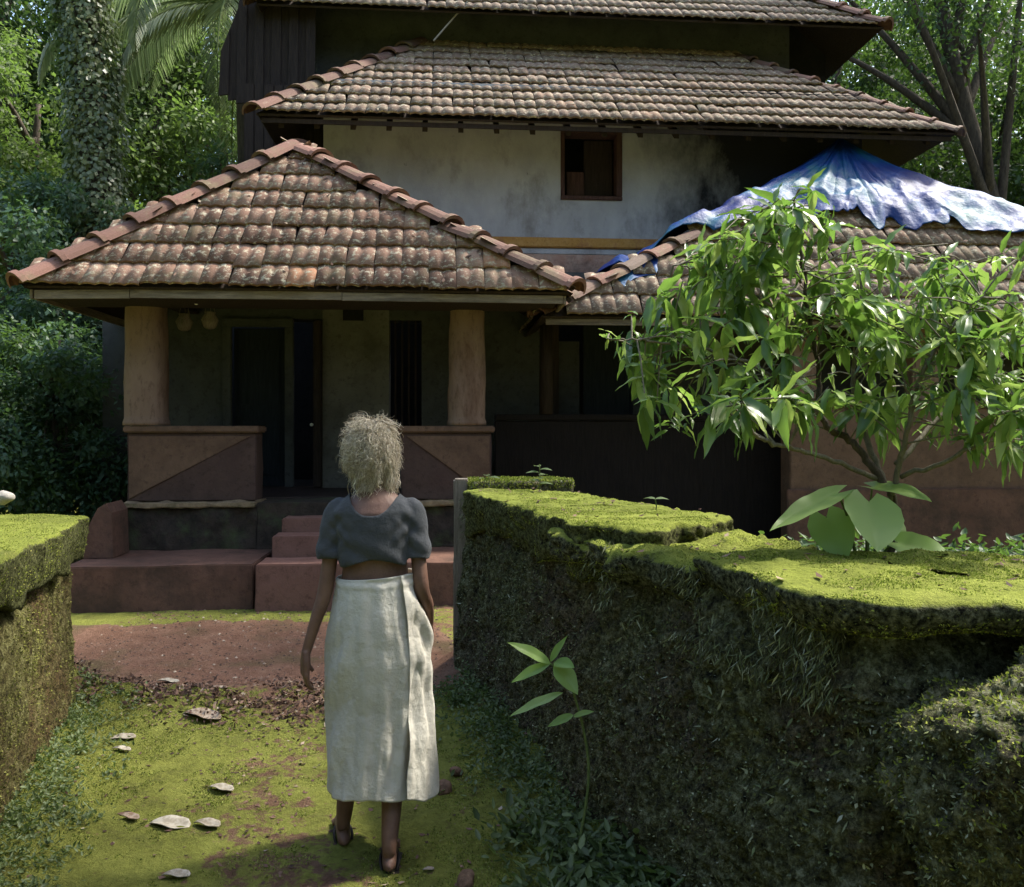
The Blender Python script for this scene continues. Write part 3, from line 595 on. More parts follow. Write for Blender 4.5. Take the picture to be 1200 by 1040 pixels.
# porch roof: pyramid
ve = -.62; zE = 2.70
A = np.array((HU(27, ve), ve, zE)); B = np.array((HU(668, ve), ve, zE)); vA = 1.05; AP = np.array(HP(345, 176, vA)); vb = 2*vA-ve
C_ = np.array((B[0], 2.38, zE)); D_ = np.array((A[0], 2.38, zE)); AB = np.array((AP[0], 2.38, AP[2]-.12))
porch_roof = deck('porch_roof', [[A, B, AP], [B, C_, AB, AP], [D_, A, AP, AB]], house)
roof_face(A, B, AP, AP, porch_roof, seed=3)
roof_face(D_, A, AP, AB, porch_roof, mode='join', seed=4); roof_face(B, C_, AB, AP, porch_roof, mode='join', seed=5)
hip(A, AP, porch_roof, seed=1, lift=.03); hip(B, AP, porch_roof, seed=2, lift=.03); hip(AP+np.array([0, .15, .02]), AB, porch_roof, seed=8)
# fascia boards and rafters under the eave
fz = zE-.10
def board(name, p, q, h, t, mat='fascia', parent=None):
    p = np.array(p, float); q = np.array(q, float); d = q-p; n = np.array([d[1], -d[0], 0]); n = n/np.linalg.norm(n)*t; up = np.array([0, 0, h])
    return MB().add([p, q, q+n, p+n, p+up, q+up, q+n+up, p+n+up], [(3, 2, 1, 0), (4, 5, 6, 7), (0, 1, 5, 4), (1, 2, 6, 5), (2, 3, 7, 6), (3, 0, 4, 7)]).build(name, M[mat], parent or porch_roof)
um = HU(150, ve)
board('fascia_board', (A[0]+.08, ve+.05, fz-.01), (um, ve+.05, fz+.004), .075, .025)
board('fascia_board', (um+.004, ve+.055, fz+.01), (HU(400, ve), ve+.055, fz+.012), .07, .022)
board('fascia_board', (HU(400, ve)+.004, ve+.052, fz+.006), (B[0]-.06, ve+.05, fz), .07, .024)
board('fascia_board', (B[0]-.05, ve+.06, fz), (B[0]-.05, 2.3, fz), .075, .024); board('fascia_board', (A[0]+.05, 2.3, fz), (A[0]+.05, ve+.06, fz), .075, .024)
for i in range(13):
    u = A[0]+.25+i*.37
    MB().tube([(u, ve+.08, zE-.06), (u, .3, zE+.16)], .03, 4).build('rafter', M['wood_dark'], porch_roof)
board('soffit_board', (A[0]+.1, ve+.1, zE-.085), (B[0]-.1, ve+.1, zE-.085), .02, -.6, 'wood_dark')
# small lit-looking bits hung under the eave: glass bulbs and two hanging pots
for px, py in ((230, 353), (320, 349)):
    u, v, z = HP(px, py, -.2); MB().tube([(u, v, 2.64), (u, v, z)], .006, 5).build('bulb_cord', M['black_metal'], house)
    Vv, Ff = tube([(u, v, z-.035), (u, v, z-.025), (u, v, z), (u, v, z+.02)], [.008, .022, .022, .008], 10); MB().add(Vv, Ff).build('bulb', M['lamp_white'], house, True)
# middle roof
ve2 = 1.6; z2 = 5.02; vt = 3.88
A2 = np.array((HU(300, ve2), ve2, z2)); B2 = np.array((HU(1122, ve2), ve2, z2)); T0 = np.array((HU(492, vt), vt, 6.86)); T1 = np.array((HU(858, vt), vt, 6.86))
A2b = np.array((A2[0], 7.5, z2)); B2b = np.array((B2[0], 7.5, z2)); T0b = np.array((T0[0], 6.5, 6.86)); T1b = np.array((T1[0], 6.5, 6.86))
mid_roof = deck('middle_roof', [[A2, B2, T1, T0], [B2, B2b, T1b, T1], [A2b, A2, T0, T0b]], house)
roof_face(A2, B2, T1, T0, mid_roof, seed=6, max_rows=7, old=True); roof_face(A2, B2, T1, T0, mid_roof, mode='join', seed=7, min_row=7)
hip(A2, T0, mid_roof, seed=3, step=.36, lift=.03, sc=.9); hip(B2, T1, mid_roof, seed=4, step=.36, lift=.0, sc=.75)
board('eave_board', (A2[0]+.05, ve2+.06, z2-.09), (B2[0]-.05, ve2+.06, z2-.09), .05, .02, 'wood_dark', mid_roof)
# red plastic patch where the roof meets the wall
# top roof
ve3 = 3.1; z3 = 6.98
A3 = np.array((HU(300, ve3), ve3, z3)); B3 = np.array((HU(1036, ve3), ve3, z3)); T30 = np.array((A3[0]+1.6, 5.2, 8.9)); T31 = np.array((B3[0]-2.2, 5.2, 8.9))
top_roof = deck('top_roof', [[A3, B3, T31, T30], [B3, B3+np.array([0, 5, 0]), T31+np.array([0, 1, 0]), T31], [A3+np.array([0, 5, 0]), A3, T30, T30+np.array([0, 1, 0])]], house)
roof_face(A3, B3, T31, T30, top_roof, mode='join', seed=9); hip(B3, T31, top_roof, seed=5, step=.36); hip(A3, T30, top_roof, seed=6, step=.36)

# ------------------------------------------------------------------ side building with the tarpaulin
wing = empty('side_building', (0, Y0, 0), YAW, 'low tiled side building with orange half wall and pillars behind the sapling', 'building')
vw = -.05; zw = 2.56
WA = np.array((HU(634, vw), vw, zw)); WP = np.array(HP(985, 190, 2.0)); WB = np.array((2*WP[0]-WA[0], vw, zw))
WC = np.array((WB[0], 2.36, zw)); WD = np.array((WA[0]+.0, 2.36, zw)); WR = WP+np.array([0, .36, -.1])
wing_roof = deck('wing_roof', [[WA, WB, WP], [WB, WC, WR, WP], [WD, WA, WP, WR]], wing)
roof_face(WA, WB, WP, WP, wing_roof, seed=12, old=True)
hip(WB, WB+(WP-WB)*.30, wing_roof, seed=13); hip(WA, WA+(WP-WA)*.46, wing_roof, seed=12, sc=.85)
roof_face(WD, WA, WP, WR, wing_roof, mode='join', seed=14)
board('fascia_board', (WA[0]+.05, vw+.05, zw-.08), (WB[0]-.05, vw+.05, zw-.08), .055, .02, 'fascia', wing_roof)
for i in range(16):
    u = WA[0]+.2+i*.42; q = min(1., max(.06, (min(u-WA[0], WB[0]-u))/3.6)); MB().tube([(u, vw+.07, zw-.05), (u, vw+.07+1.0*q, zw-.09+1.0*q)], .03, 4).build('rafter', M['wood_dark'], wing_roof)
w0, w1 = HU(926, .25), HU(1300, .25)
hw = MB().box((w0, .25, .0), (w1, .5, HZ(940, 478, .25)), .01).build('half_wall', M['halfwall'], wing)
MB().box((w0-.03, .22, HZ(940, 478, .25)+.002), (w1, .53, HZ(940, 470, .25)), .01).build('ledge', M['halfwall'], hw)
MB().box((w0-.05, .2, .0), (w1, .249, .86), .01).build('wing_plinth', M['plinth'], wing)
for px in (943, 1085, 1230):
    MB().box((HU(px, .3)-.14, .28, HZ(940, 470, .25)+.003), (HU(px, .3)+.14, .48, 2.62), .02).build('pillar', M['column'], wing)
MB().box((HU(926, 1.5), 1.5, .0), (w1+.5, 1.6, 2.9), 0).build('back_wall', M['inner_wall'], wing)
# tarp: radial sheet over the pyramid
def wing_h(u, v):
    s1 = (WP[2]-zw)/(WP[1]-vw); front = zw+(v-vw)*s1; sL = (WP[2]-zw)/(WP[0]-WA[0]); left = zw+(u-WA[0])*sL; right = zw+(WB[0]-u)*sL
    return np.minimum(np.minimum(front, left), np.minimum(right, WP[2]))
na, nr = 300, 90; a = np.linspace(R(172), R(368), na); tt = np.linspace(0.002, 1, nr)
edge = np.interp(np.degrees(a), [172, 186, 200, 212, 217, 232, 255, 265, 275, 290, 305, 322, 338, 350, 360, 368], [3.3, 3.4, 3.0, 2.5, 1.5, 1.2, .95, 1.1, 1.0, 1.12, 1.4, 1.9, 3.0, 3.3, 3.4, 3.3])
edge = edge*(1+.10*fbm(np.stack([a*6, a*0, a*0], 1), 1, 3, 3))
rr_ = edge[:, None]*tt[None]; U = WP[0]+rr_*np.cos(a)[:, None]; Vv_ = WP[1]+rr_*np.sin(a)[:, None]; Vv_ = np.minimum(Vv_, 2.35)
base = wing_h(U.ravel(), Vv_.ravel()); p3 = np.stack([U.ravel(), Vv_.ravel(), base], 1)
AA = np.repeat(a, nr); TT = np.tile(tt, na); rad_f = np.stack([np.cos(AA)*9, np.sin(AA)*9, TT*1.2], 1)
wr = np.abs(fbm(rad_f*[.55, .55, 1], 1.0, 2, 5))*.13*np.minimum(TT*3, 1)*(1.2-TT)+(.26*(.45-np.abs(fbm(p3, 2.1, 3, 8)))+.03*fbm(p3, 7, 2, 4))*np.clip(TT*1.5-.35, 0, 1)
lip = np.where(TT > .93, -.05*(TT-.93)/.07, 0); Z = base+.14+wr+lip+.16*np.exp(-np.tile(tt, na)*np.repeat(edge, nr)/.45)
V = np.stack([U.ravel(), Vv_.ravel(), Z], 1)
tarp = link('tarpaulin', mesh_np(V, gridF(na, nr)), M['tarp'], smooth=True); tarp.location = (0, Y0, 0); tarp.rotation_euler = (0, 0, YAW)
tag(tarp, 'crumpled blue and silver tarpaulin thrown over the peak of the side roof', 'tarpaulin'); sm = tarp.modifiers.new('s', 'SOLIDIFY'); sm.thickness = .006

qa = np.linspace(0, 1, 40); QA, QB = np.meshgrid(qa, np.linspace(0, 1, 22), indexing='ij'); QA = QA.ravel(); QB = QB.ravel()
s0 = np.array(HP(722, 362, .35)); s1 = np.array(HP(790, 316, .75)); ctr = s0[None]+(s1-s0)[None]*QA[:, None]; uu = ctr[:, 0]+.10*np.sin(QA*5); vv = ctr[:, 1]+(QB-.5)*.42*(1-.35*QA)+.05*np.sin(QA*9)
zz_ = wing_h(uu, vv)+.075+.05*np.abs(fbm(np.stack([uu, vv, 0*uu], 1), 6, 3, 4)); scr = link('tarpaulin_scrap', mesh_np(np.stack([uu, vv, zz_], 1), gridF(40, 22)), M['tarp'], smooth=True); scr.location = (0, Y0, 0); scr.rotation_euler = (0, 0, YAW); sm = scr.modifiers.new('s', 'SOLIDIFY'); sm.thickness = .006
tag(scr, 'narrow dark blue tarpaulin scrap lying on the lower left slope of the side roof', 'tarpaulin')
rng = np.random.default_rng(12); LPs, LNs = [], []
for E0_, E1_, T_, T2_, k_ in ((A, B, AP, AP, 170), (A2, B2, T1, T0, 150), (WA, WB, WP, WP, 120)):
    a_, b_ = rng.random(k_), rng.random(k_); q_ = (E0_+(E1_-E0_)*a_[:, None])*(1-b_[:, None])+(T2_+(T_-T2_)*a_[:, None])*b_[:, None]; nn_ = unit(np.cross(E1_-E0_, T_-E0_)); LPs.append(q_+nn_*.066); LNs.append(np.repeat(nn_[None], k_, 0))
C = np.vstack(LPs); Nn = np.vstack(LNs); L = rng.uniform(.03, .08, len(C)); rl = link('roof_leaves', mesh_np(*leaves(C, np.cross(Nn, rand_dirs(len(C), rng)), Nn+rand_dirs(len(C), rng)*.3, L, L*.45, simple=True)), M['litter'])
rl.location = (0, Y0, 0); rl.rotation_euler = (0, 0, YAW); tag(rl, 'scattered dead brown leaves caught on the tiled roofs', 'leaf litter', kind='stuff')
# hanging pots in the porch
for (px, py, lb) in ((216, 374, 'left of the two small pots hanging inside the porch by the pillar'), (246, 372, 'right of the two small pots hanging inside the porch by the pillar')):
    u, v, z = HP(px, py, .55); t = empty('hanging_pot', (u*cY-v*sY, Y0+u*sY+v*cY, z-.12), YAW, lb, 'hanging pot', 'pots hanging in the porch')
    Vv, Ff = tube([(0, 0, 0), (0, 0, .02), (0, 0, .09), (0, 0, .15), (0, 0, .17)], [.03, .06, .085, .05, .055], 14); MB().add(Vv, Ff).build('pot', M['wood_weathered'], t, True)
    mb = MB()
    for s in (-1, 0, 1): mb.tube([(.05*s, .03*(1-abs(s)), .16), (0, 0, 2.88-z+.12)], .003, 4)
    mb.build('cord', M['wood_weathered'], t)

# ------------------------------------------------------------------ garden walls
def resample(poly, step, closed=True):
    P_ = np.array(poly, float); P_ = np.vstack([P_, P_[:1]]) if closed else P_
    d = np.r_[0, np.cumsum(np.linalg.norm(np.diff(P_, axis=0), axis=1))]; n = int(d[-1]/step); s = np.linspace(0, d[-1], n, endpoint=not closed)
    return np.stack([np.interp(s, d, P_[:, i]) for i in range(P_.shape[1])], 1)
def slab(poly, z0, z1, top_amp=.02, side_amp=.03, seed=1, step=.012, ctr=None, tilt=(0, 0), nr=46):
    B2 = resample(poly, step); n = len(B2)
    for _ in range(3): B2 = (np.roll(B2, 1, 0)+B2*2+np.roll(B2, -1, 0))/4
    B2 = B2 if True else B2; C2 = np.array(ctr) if ctr is not None else B2.mean(0)
    out = unit(np.stack([np.roll(B2, -1, 0)[:, 1]-np.roll(B2, 1, 0)[:, 1], -(np.roll(B2, -1, 0)[:, 0]-np.roll(B2, 1, 0)[:, 0])], 1))
    if ((B2-C2)*out).sum() < 0: out = -out
    jag = fbm(np.c_[B2, np.zeros(n)], 5, 4, seed)*side_amp; B2 = B2+out*jag[:, None]
    rings = []; H = z1-z0
    t = np.linspace(.02, 1, nr)**.7
    for k in t: rings.append((C2+(B2-C2)*k, z1*np.ones(n), 0))
    for k in range(1, 5):   # rounded arris
        a = k/4*PI/2; rings.append((B2+out*(.02*math.sin(a)), (z1-.02*(1-math.cos(a)))*np.ones(n), a))
    m = max(4, int((H-.02)/.014))
    Hj = (H-.02)*(1+.45*fbm(np.c_[B2, np.zeros(n)], 4, 4, seed+30))
    for k in range(1, m+1): rings.append((B2+out*(.02-.03*(k/m)**1.5), z1-.02-Hj*k/m, PI/2))
    rings.append((B2-out*.08, z0*np.ones(n), PI))
    Vs = []
    for q, z, a in rings:
        v = np.c_[q, z+(q[:, 0]-C2[0])*tilt[0]+(q[:, 1]-C2[1])*tilt[1]]; nrm = np.c_[out*math.sin(a), np.full(n, math.cos(a))]
        dsp = top_amp*(fbm(v, 4, 4, seed+2)*1.0+.6*fbm(v, 16, 3, seed+5)) if a < .1 else (top_amp*(1-a/(PI/2))+side_amp*a/(PI/2))*(.5*fbm(v, 9, 4, seed+8)+.5*fbm(v, 28, 2, seed+9)) if a < 3 else np.zeros(n)
        Vs.append(v+nrm*dsp[:, None])
    R_ = len(Vs); V = np.stack(Vs, 1).reshape(-1, 3); F = gridF(n, R_, True)
    return V, F
def face_sweep(path, z0, z1, amp=.035, seed=1, step=.014, batter=.05, hs=.014, back=.18):
    B2 = resample(path, step, False); n = len(B2); t = np.gradient(B2, axis=0); out = unit(np.stack([t[:, 1], -t[:, 0]], 1))
    for _ in range(12): out = unit(np.vstack([out[:1], (out[:-2]+out[1:-1]*2+out[2:])/4, out[-1:]]))
    m = int((z1-z0)/hs); Vs = []
    for k in range(m+1):
        f = k/m; z = z0+(z1-z0)*f; q = B2+out*(batter*(1-f)); v = np.c_[q, np.full(n, z)]
        dsp = amp*(fbm(v, 2.2, 3, seed)+.7*fbm(v, 8, 4, seed+3)+.62*(.5-np.abs(fbm(v, 22, 4, seed+7, .7)))*2)*(1-.75*np.clip((f-.88)/.12, 0, 1))-.03*np.clip((f-.9)/.1, 0, 1); Vs.append(v+np.c_[out, np.zeros(n)]*dsp[:, None])
    Vs.append(np.c_[B2-out*back, np.full(n, z1)]); Vs.append(np.c_[B2-out*back, np.full(n, z0)])
    return np.stack(Vs, 1).reshape(-1, 3), gridF(n, len(Vs))
def tuftcloud(V, F, n, lmin, lmax, wid, rng, up=.6, flt=None, droop=0.):
    Pp, Nn = scatter(V, F, n, rng, flt); D = Nn*up+rand_dirs(n, rng)*.8+np.array([0, 0, -droop]); L = rng.uniform(lmin, lmax, n)
    return leaves(Pp-Nn*.003, D, rand_dirs(n, rng), L, L*wid, simple=True)
def orient(V, F, ref):   # make quad winding point away from ref direction function
    return V, F
# right wall, path runs far -> near so outward is to the left (towards the path)
rwall = empty('mossy_garden_wall', (float(WPATH[1][0]), float(WPATH[1][1]), 0), 0, 'long dark moss-covered garden wall on the right with broken bright green capping', 'wall')
def lk(name, VF, mat, par, smooth=True):
    V, F = VF; o = link(name, mesh_np(V-np.array(par.location), F), M[mat], par, smooth); return o
# outward must point to path: check sign
def fix_face(path, *a, **k):
    V, F = face_sweep(path, *a, **k); return V, F
WP2 = WPATH+np.array([[.035, .0]]*6+[[.02, .05]]*3)
RW = face_sweep(WP2, -.1, 1.045, .05, 3, .010, .07, .010, .12)
lk('wall_body', RW, 'wall_face', rwall)
rg = np.random.default_rng(21)
fl = lambda c, nn: ((c[:, 1] < 5.2) & (c[:, 2] > -.02)).astype(float)*(.25+np.clip(.5+1.6*fbm(c, 5, 3, 90), 0, 2))
def sgn_scatter(VF, n, rng, lmin, lmax, wid, up, droop, flt, outdir):
    Pp, Nn = scatter(VF[0], VF[1], n, rng, flt); s = np.sign((Nn*outdir(Pp)).sum(1))[:, None]; Nn = Nn*s
    D = Nn*up+rand_dirs(n, rng)*.8+np.array([0, 0, -droop]); L = rng.uniform(lmin, lmax, n)**1
    return leaves(Pp-Nn*.004, D, Nn+rand_dirs(n, rng)*.7, L, L*wid, simple=True)
outR = lambda p: np.where((p[:, :1] < .85), np.array([[-.95, -.3, 0]]), np.array([[0, -1., 0]]))
a1 = sgn_scatter(RW, 150000, rg, .005, .015, .6, .5, .35, fl, outR); a2 = sgn_scatter(RW, 5000, rg, .02, .04, .22, .6, .6, fl, outR)
o = lk('hanging_moss', merge([a1, a2]), 'moss_dark', rwall, False); o['kind'] = 'stuff'
S1 = slab([(-.24, 4.80), (-.015, 4.05), (.17, 3.45), (.26, 3.17), (.36, 3.09), (.50, 2.98), (.60, 3.10), (.71, 3.14), (.87, 3.38), (.56, 4.10), (.36, 4.60), (.10, 4.84), (-.16, 4.86)], .94, 1.14, .016, .045, 5, ctr=(.3, 3.85))
S1b = slab([(.17, 3.5), (.30, 3.05), (.40, 2.75), (.52, 2.50), (.92, 2.55), (1.0, 2.9), (.88, 3.3), (.5, 3.4)], .99, 1.085, .045, .08, 8)
S2 = slab([(.54, 2.52), (.585, 2.30), (.65, 2.08), (.72, 1.90), (.86, 1.83), (1.1, 1.84), (1.5, 1.87), (2.2, 1.92), (2.2, 2.45), (1.5, 2.46), (1.15, 2.52), (.88, 2.62)], 1.04, 1.125, .020, .03, 12, ctr=(1.1, 2.18))
for nm, S, mt in (('capping_slab', S1, 'moss_top'), ('capping_rubble', S1b, 'moss_ragged'), ('capping_slab', S2, 'moss_ragged')): lk(nm, S, mt, rwall)
topf = lambda c, nn: np.where(np.abs(nn[:, 2]) > .5, 1., .02+.35*(fbm(c, 6, 3, 8) > .16))*(c[:, 2] > .93)*np.clip(.55+2.6*fbm(c, 7, 3, 50), .0, 2)
tf = []
for S, n in ((S1, 36000), (S1b, 18000), (S2, 60000)):
    Pp, Nn = scatter(S[0], S[1], n, rg, topf); Nn = np.where((Nn[:, 2:] < -.2), -Nn, Nn); L = rg.uniform(.004, .0095, n)
    D = np.array([0, 0, .7])+rand_dirs(n, rg)*.8; tf.append(leaves(Pp-np.array([0, 0, .003]), D, rand_dirs(n, rg), L, L*.5, simple=True))
o = lk('moss', merge(tf), 'moss_tuft', rwall, False); o['kind'] = 'stuff'
n = 260; Pp, Nn = scatter(*merge([S1, S1b, S2]), n, rg, lambda c, nn: (np.abs(nn[:, 2]) > .8)*(c[:, 2] > 1.05)*1.); L = rg.uniform(.012, .04, n)
o = lk('dead_leaves', leaves(Pp+np.array([0, 0, .008]), rand_dirs(n, rg)*[1, 1, .25], np.array([0, 0, 1.])+rand_dirs(n, rg)*.4, L, L*.5, simple=True), 'litter', rwall, False); o['kind'] = 'stuff'
# ragged fringe hanging off the broken edge
n = 9000; s = rg.random(n); yy = 1.95+3.0*s**1.4; xx = wall_x(yy)-.02+rg.normal(0, .02, n); zz = rg.uniform(.86, 1.10, n)
k = fbm(np.stack([xx, yy, zz], 1), 4, 3, 5)+(yy < 3.2)*.25 > .12; Pp = np.stack([xx, yy, zz], 1)[k]; L = rg.uniform(.015, .045, len(Pp))
o = lk('root_fringe', leaves(Pp, rand_dirs(len(Pp), rg)*.7+np.array([-.35, -.2, -.9]), rand_dirs(len(Pp), rg), L, L*.11, simple=True), 'moss_dark', rwall, False); o['kind'] = 'stuff'
# end pillar + gate post
S3 = slab([(-.245, 5.14), (-.225, 4.88), (.34, 5.0), (.30, 5.22)], -.05, 1.185, .012, .02, 15)
lk('end_pier', S3, 'wall_face', rwall)
P3, N3 = scatter(S3[0], S3[1], 5000, rg, lambda c, nn: (c[:, 2] > 1.13).astype(float)+.0); L = rg.uniform(.008, .02, 5000)
o = lk('moss', leaves(P3, np.array([0, 0, .8])+rand_dirs(5000, rg)*.8, rand_dirs(5000, rg), L, L*.5, simple=True), 'moss_tuft', rwall, False); o['kind'] = 'stuff'
gp = rough_box('gate_post', 'wood_weathered', (-.34-.045, 4.98, -.05), (-.34+.045, 5.10, 1.19), .006, .03, parent=None, seed=3)
gp.parent = None; gp.location = (.04, .02, 0); tag(gp, 'weathered grey wooden gate post at the far end of the right wall', 'post')
# mossy hump bulging from wall near the right edge
def blob(c, r, amp, seed, nu=90, nv=60, sc=5):
    u = np.linspace(0, 2*PI, nu, endpoint=False); v = np.linspace(.02, PI-.02, nv); U, Vv = np.meshgrid(u, v, indexing='ij')
    d = np.stack([np.cos(U)*np.sin(Vv), np.sin(U)*np.sin(Vv), np.cos(Vv)], -1).reshape(-1, 3); p = d*np.array(r); p = p+d*(fbm(p+seed, sc, 4, seed)*amp)[:, None]
    return p+np.array(c), gridF(nu, nv, True)
H = blob((1.24, 1.74, .76), (.40, .20, .34), .20, 4, 220, 150, 3.5); H = (H[0]+unit(H[0]-np.array([1.24, 1.74, .76]))*(.035*(.5-np.abs(fbm(H[0], 20, 3, 8)))*2)[:, None], H[1])
hump = empty('mossy_boulder', (1.22, 1.80, .45), 0, 'rough mossy stone lump bulging from the wall at the right edge', 'boulder')
lk('rock', H, 'wall_face', hump)
P3, N3 = scatter(H[0], H[1], 40000, rg); N3 = N3*np.sign((N3*(P3-np.array([1.22, 1.80, .8]))).sum(1))[:, None]; up = N3[:, 2]+.2+.7*fbm(P3, 9, 3, 4)
for cond, mt, nm in ((up > .55, 'moss_tuft', 'moss'), (up <= .55, 'moss_dark', 'dark_moss')):
    q = P3[cond]; L = rg.uniform(.005, .015, len(q)); o = lk(nm, leaves(q, N3[cond]*.6+rand_dirs(len(q), rg)*.8-np.array([0, 0, .3]), rand_dirs(len(q), rg), L, L*.4, simple=True), mt, hump, False); o['kind'] = 'stuff'
# left wall
LP = [(-.315*y_-.9, y_) for y_ in (.6, 4.3)]
lwall = empty('left_garden_wall', (LP[1][0], LP[1][1], 0), 0, 'short thick mossy garden wall with bright green slab top at the left edge', 'wall')
Lpath = np.array([(LP[0][0], LP[0][1]), (LP[1][0], LP[1][1]), (LP[1][0]-.03, 4.36), (-3.6, 4.34)])
LWv = face_sweep(Lpath, -.1, .86, .03, 23); lk('wall_body', LWv, 'wall_face_left', lwall)
outL = lambda p: np.array([[.95, .3, 0]])+0*p
fl2 = lambda c, nn: ((c[:, 2] > -.02) & (c[:, 1] > 1.5)).astype(float)*(.25+np.clip(.5+1.6*fbm(c, 5, 3, 70), 0, 2))
o = lk('wall_moss', sgn_scatter(LWv, 60000, rg, .005, .015, .55, .5, .3, fl2, outL), 'moss_left', lwall, False); o['kind'] = 'stuff'
LS = slab([(LP[0][0]+.07, .6), (-.315*2-.83, 2), (-.315*3-.83, 3.0), (-.315*4.2-.83, 4.25), (-2.16, 4.33), (-2.26, 4.40), (-3.4, 4.42), (-3.6, 4.3), (-2.6, 1.0), (-2.0, .5)], .84, 1.045, .014, .025, 33, ctr=(-2.2, 3.0))
lk('capping_slab', LS, 'moss_top', lwall)
P3, N3 = scatter(LS[0], LS[1], 55000, rg, lambda c, nn: ((c[:, 2] > .87) & (c[:, 1] > 2)).astype(float)*np.where(np.abs(nn[:, 2]) > .5, 1., .6)*np.clip(.7+1.5*fbm(c, 7, 3, 51), .05, 2)); L = rg.uniform(.004, .010, len(P3))
o = lk('moss', leaves(P3-np.array([0, 0, .003]), np.array([0, 0, .7])+rand_dirs(len(P3), rg)*.8, rand_dirs(len(P3), rg), L, L*.5, simple=True), 'moss_tuft', lwall, False); o['kind'] = 'stuff'
B = blob(P(3, 583, 4.0)-np.array([0, 0, .0]), (.055, .04, .032), .018, 3, 28, 20, 16); tag(link('stone', mesh_np(*B), M['stone_pale'], smooth=True), 'small pale rounded stone sitting on the left mossy wall', 'stone')

# ------------------------------------------------------------------ plants low down
def weeds(name, label, pts, nl, size, mat='weed', spread=.05, up=.6, rng=rg, hgt=.06, kind='stuff'):
    pts = np.asarray(pts); C = np.repeat(pts, nl, 0); n = len(C); off = rng.normal(0, spread, (n, 3)); off[:, 2] = np.abs(rng.normal(0, hgt, n)); C = C+off
    D = rand_dirs(n, rng)*np.array([1, 1, .5])+np.array([0, 0, up]); L = rng.uniform(.5, 1.2, n)*size
    o = link(name, mesh_np(*leaves(C, D, np.array([0, 0, 1.])+rand_dirs(n, rng)*.5, L, L*rng.uniform(.3, .6, n), simple=False, curl=.15)), M[mat])
    return tag(o, label, 'weeds', kind=kind)
y = rg.uniform(2.35, 4.7, 420)**1; x = -.315*y+1.3-np.abs(rg.normal(0, .13, 420))-.04; weeds('weeds', 'small leafy weeds growing along the foot of the right wall', np.stack([x, y, ground_h(x, y)], 1), 16, .028, spread=.03, hgt=.03)
y = rg.uniform(2.3, 4.5, 300); x = -.315*y-.9+np.abs(rg.normal(0, .13, 300))+.03; weeds('weeds', 'low creeping weeds along the foot of the left wall', np.stack([x, y, ground_h(x, y)], 1), 16, .024, spread=.03, hgt=.02)
y = rg.uniform(2.0, 4.6, 500); x = rg.uniform(.75, 3.6, 500); k = (x > -.3*y+1.75) & (y > 2.5); x, y = x[k], y[k]; weeds('ground_cover', 'dark low greenery on the raised bed behind the right wall', np.stack([x, y, ground_h(x, y)], 1), 22, .05, 'leaf_dark', spread=.06, hgt=.04)
y = rg.uniform(2.3, 3.1, 70); x = -.315*y+1.3-rg.uniform(.05, .42, 70); weeds('broadleaf_weeds', 'larger broad-leaved weeds by the wall foot at the bottom of the photo', np.stack([x, y, ground_h(x, y)], 1), 12, .06, 'weed', spread=.035, hgt=.05)
# grassy blades in the corner by the wall foot
pts = [(-.315*yy_+1.3-dx, yy_) for yy_, dx in ((3.0, .22), (2.9, .12), (3.1, .3), (2.75, .2), (2.6, .28), (2.65, .1), (2.5, .22), (2.55, .35), (3.3, .2))]
for i, (px_, py_) in enumerate(pts):
    n = 14; z_ = gh1(px_, py_)[0]; C = np.tile(np.array([px_, py_, z_]), (n, 1))+rg.normal(0, .012, (n, 3))*[1, 1, 0]; D = rand_dirs(n, rg)*np.array([1, 1, .2])+np.array([0, 0, .75]); L = rg.uniform(.06, .15, n)
    t = link('grass_tuft', mesh_np(*leaves(C, D, np.array([0, 0, 1.])+0*C, L, L*.11, curl=.3)), M['weed']); tag(t, 'green grass tuft at the foot of the dark right wall', 'grass tuft', 'grass tufts at the foot of the right wall')

def big_leaf(L, Wd, kind='lance', bend=.3, fold=.12, n=14, m=7, notch=0.):
    """single leaf mesh, base at origin, along +Y, normal +Z"""
    t = np.linspace(0, 1, n)
    w = (np.sin(PI*t**.8)**.9 if kind == 'lance' else np.interp(t, [0, .08, .2, .4, .6, .8, .93, 1], [.35, .75, .98, 1.0, .82, .5, .2, 0])); w[-1] = 0
    if kind == 'lance': w[0] = .02
    s = np.linspace(-1, 1, m); Vv = []
    for ti, wi in zip(t, w):
        yb = L*ti
        for sj in s:
            xx = sj*wi*Wd/2; zz = -bend*L*ti*ti+fold*abs(xx)*2+.03*L*math.sin(ti*15)*abs(sj)*(.3 if L < .9 else 1)
            yy = yb-(notch*L*(1-ti)**6*abs(sj)**1.2)
            Vv.append((xx, yy, zz))
    return np.array(Vv), gridF(n, m)
def leaf_obj(name, base, d, nrm, V, F, mat, parent):
    d = unit(np.array(d, float)); s = unit(np.cross(d, np.array(nrm, float))); u = np.cross(s, d)
    W_ = V @ np.stack([s, d, u])+np.array(base)-np.array(parent.location); return link(name, mesh_np(W_, F), M[mat], parent, True)
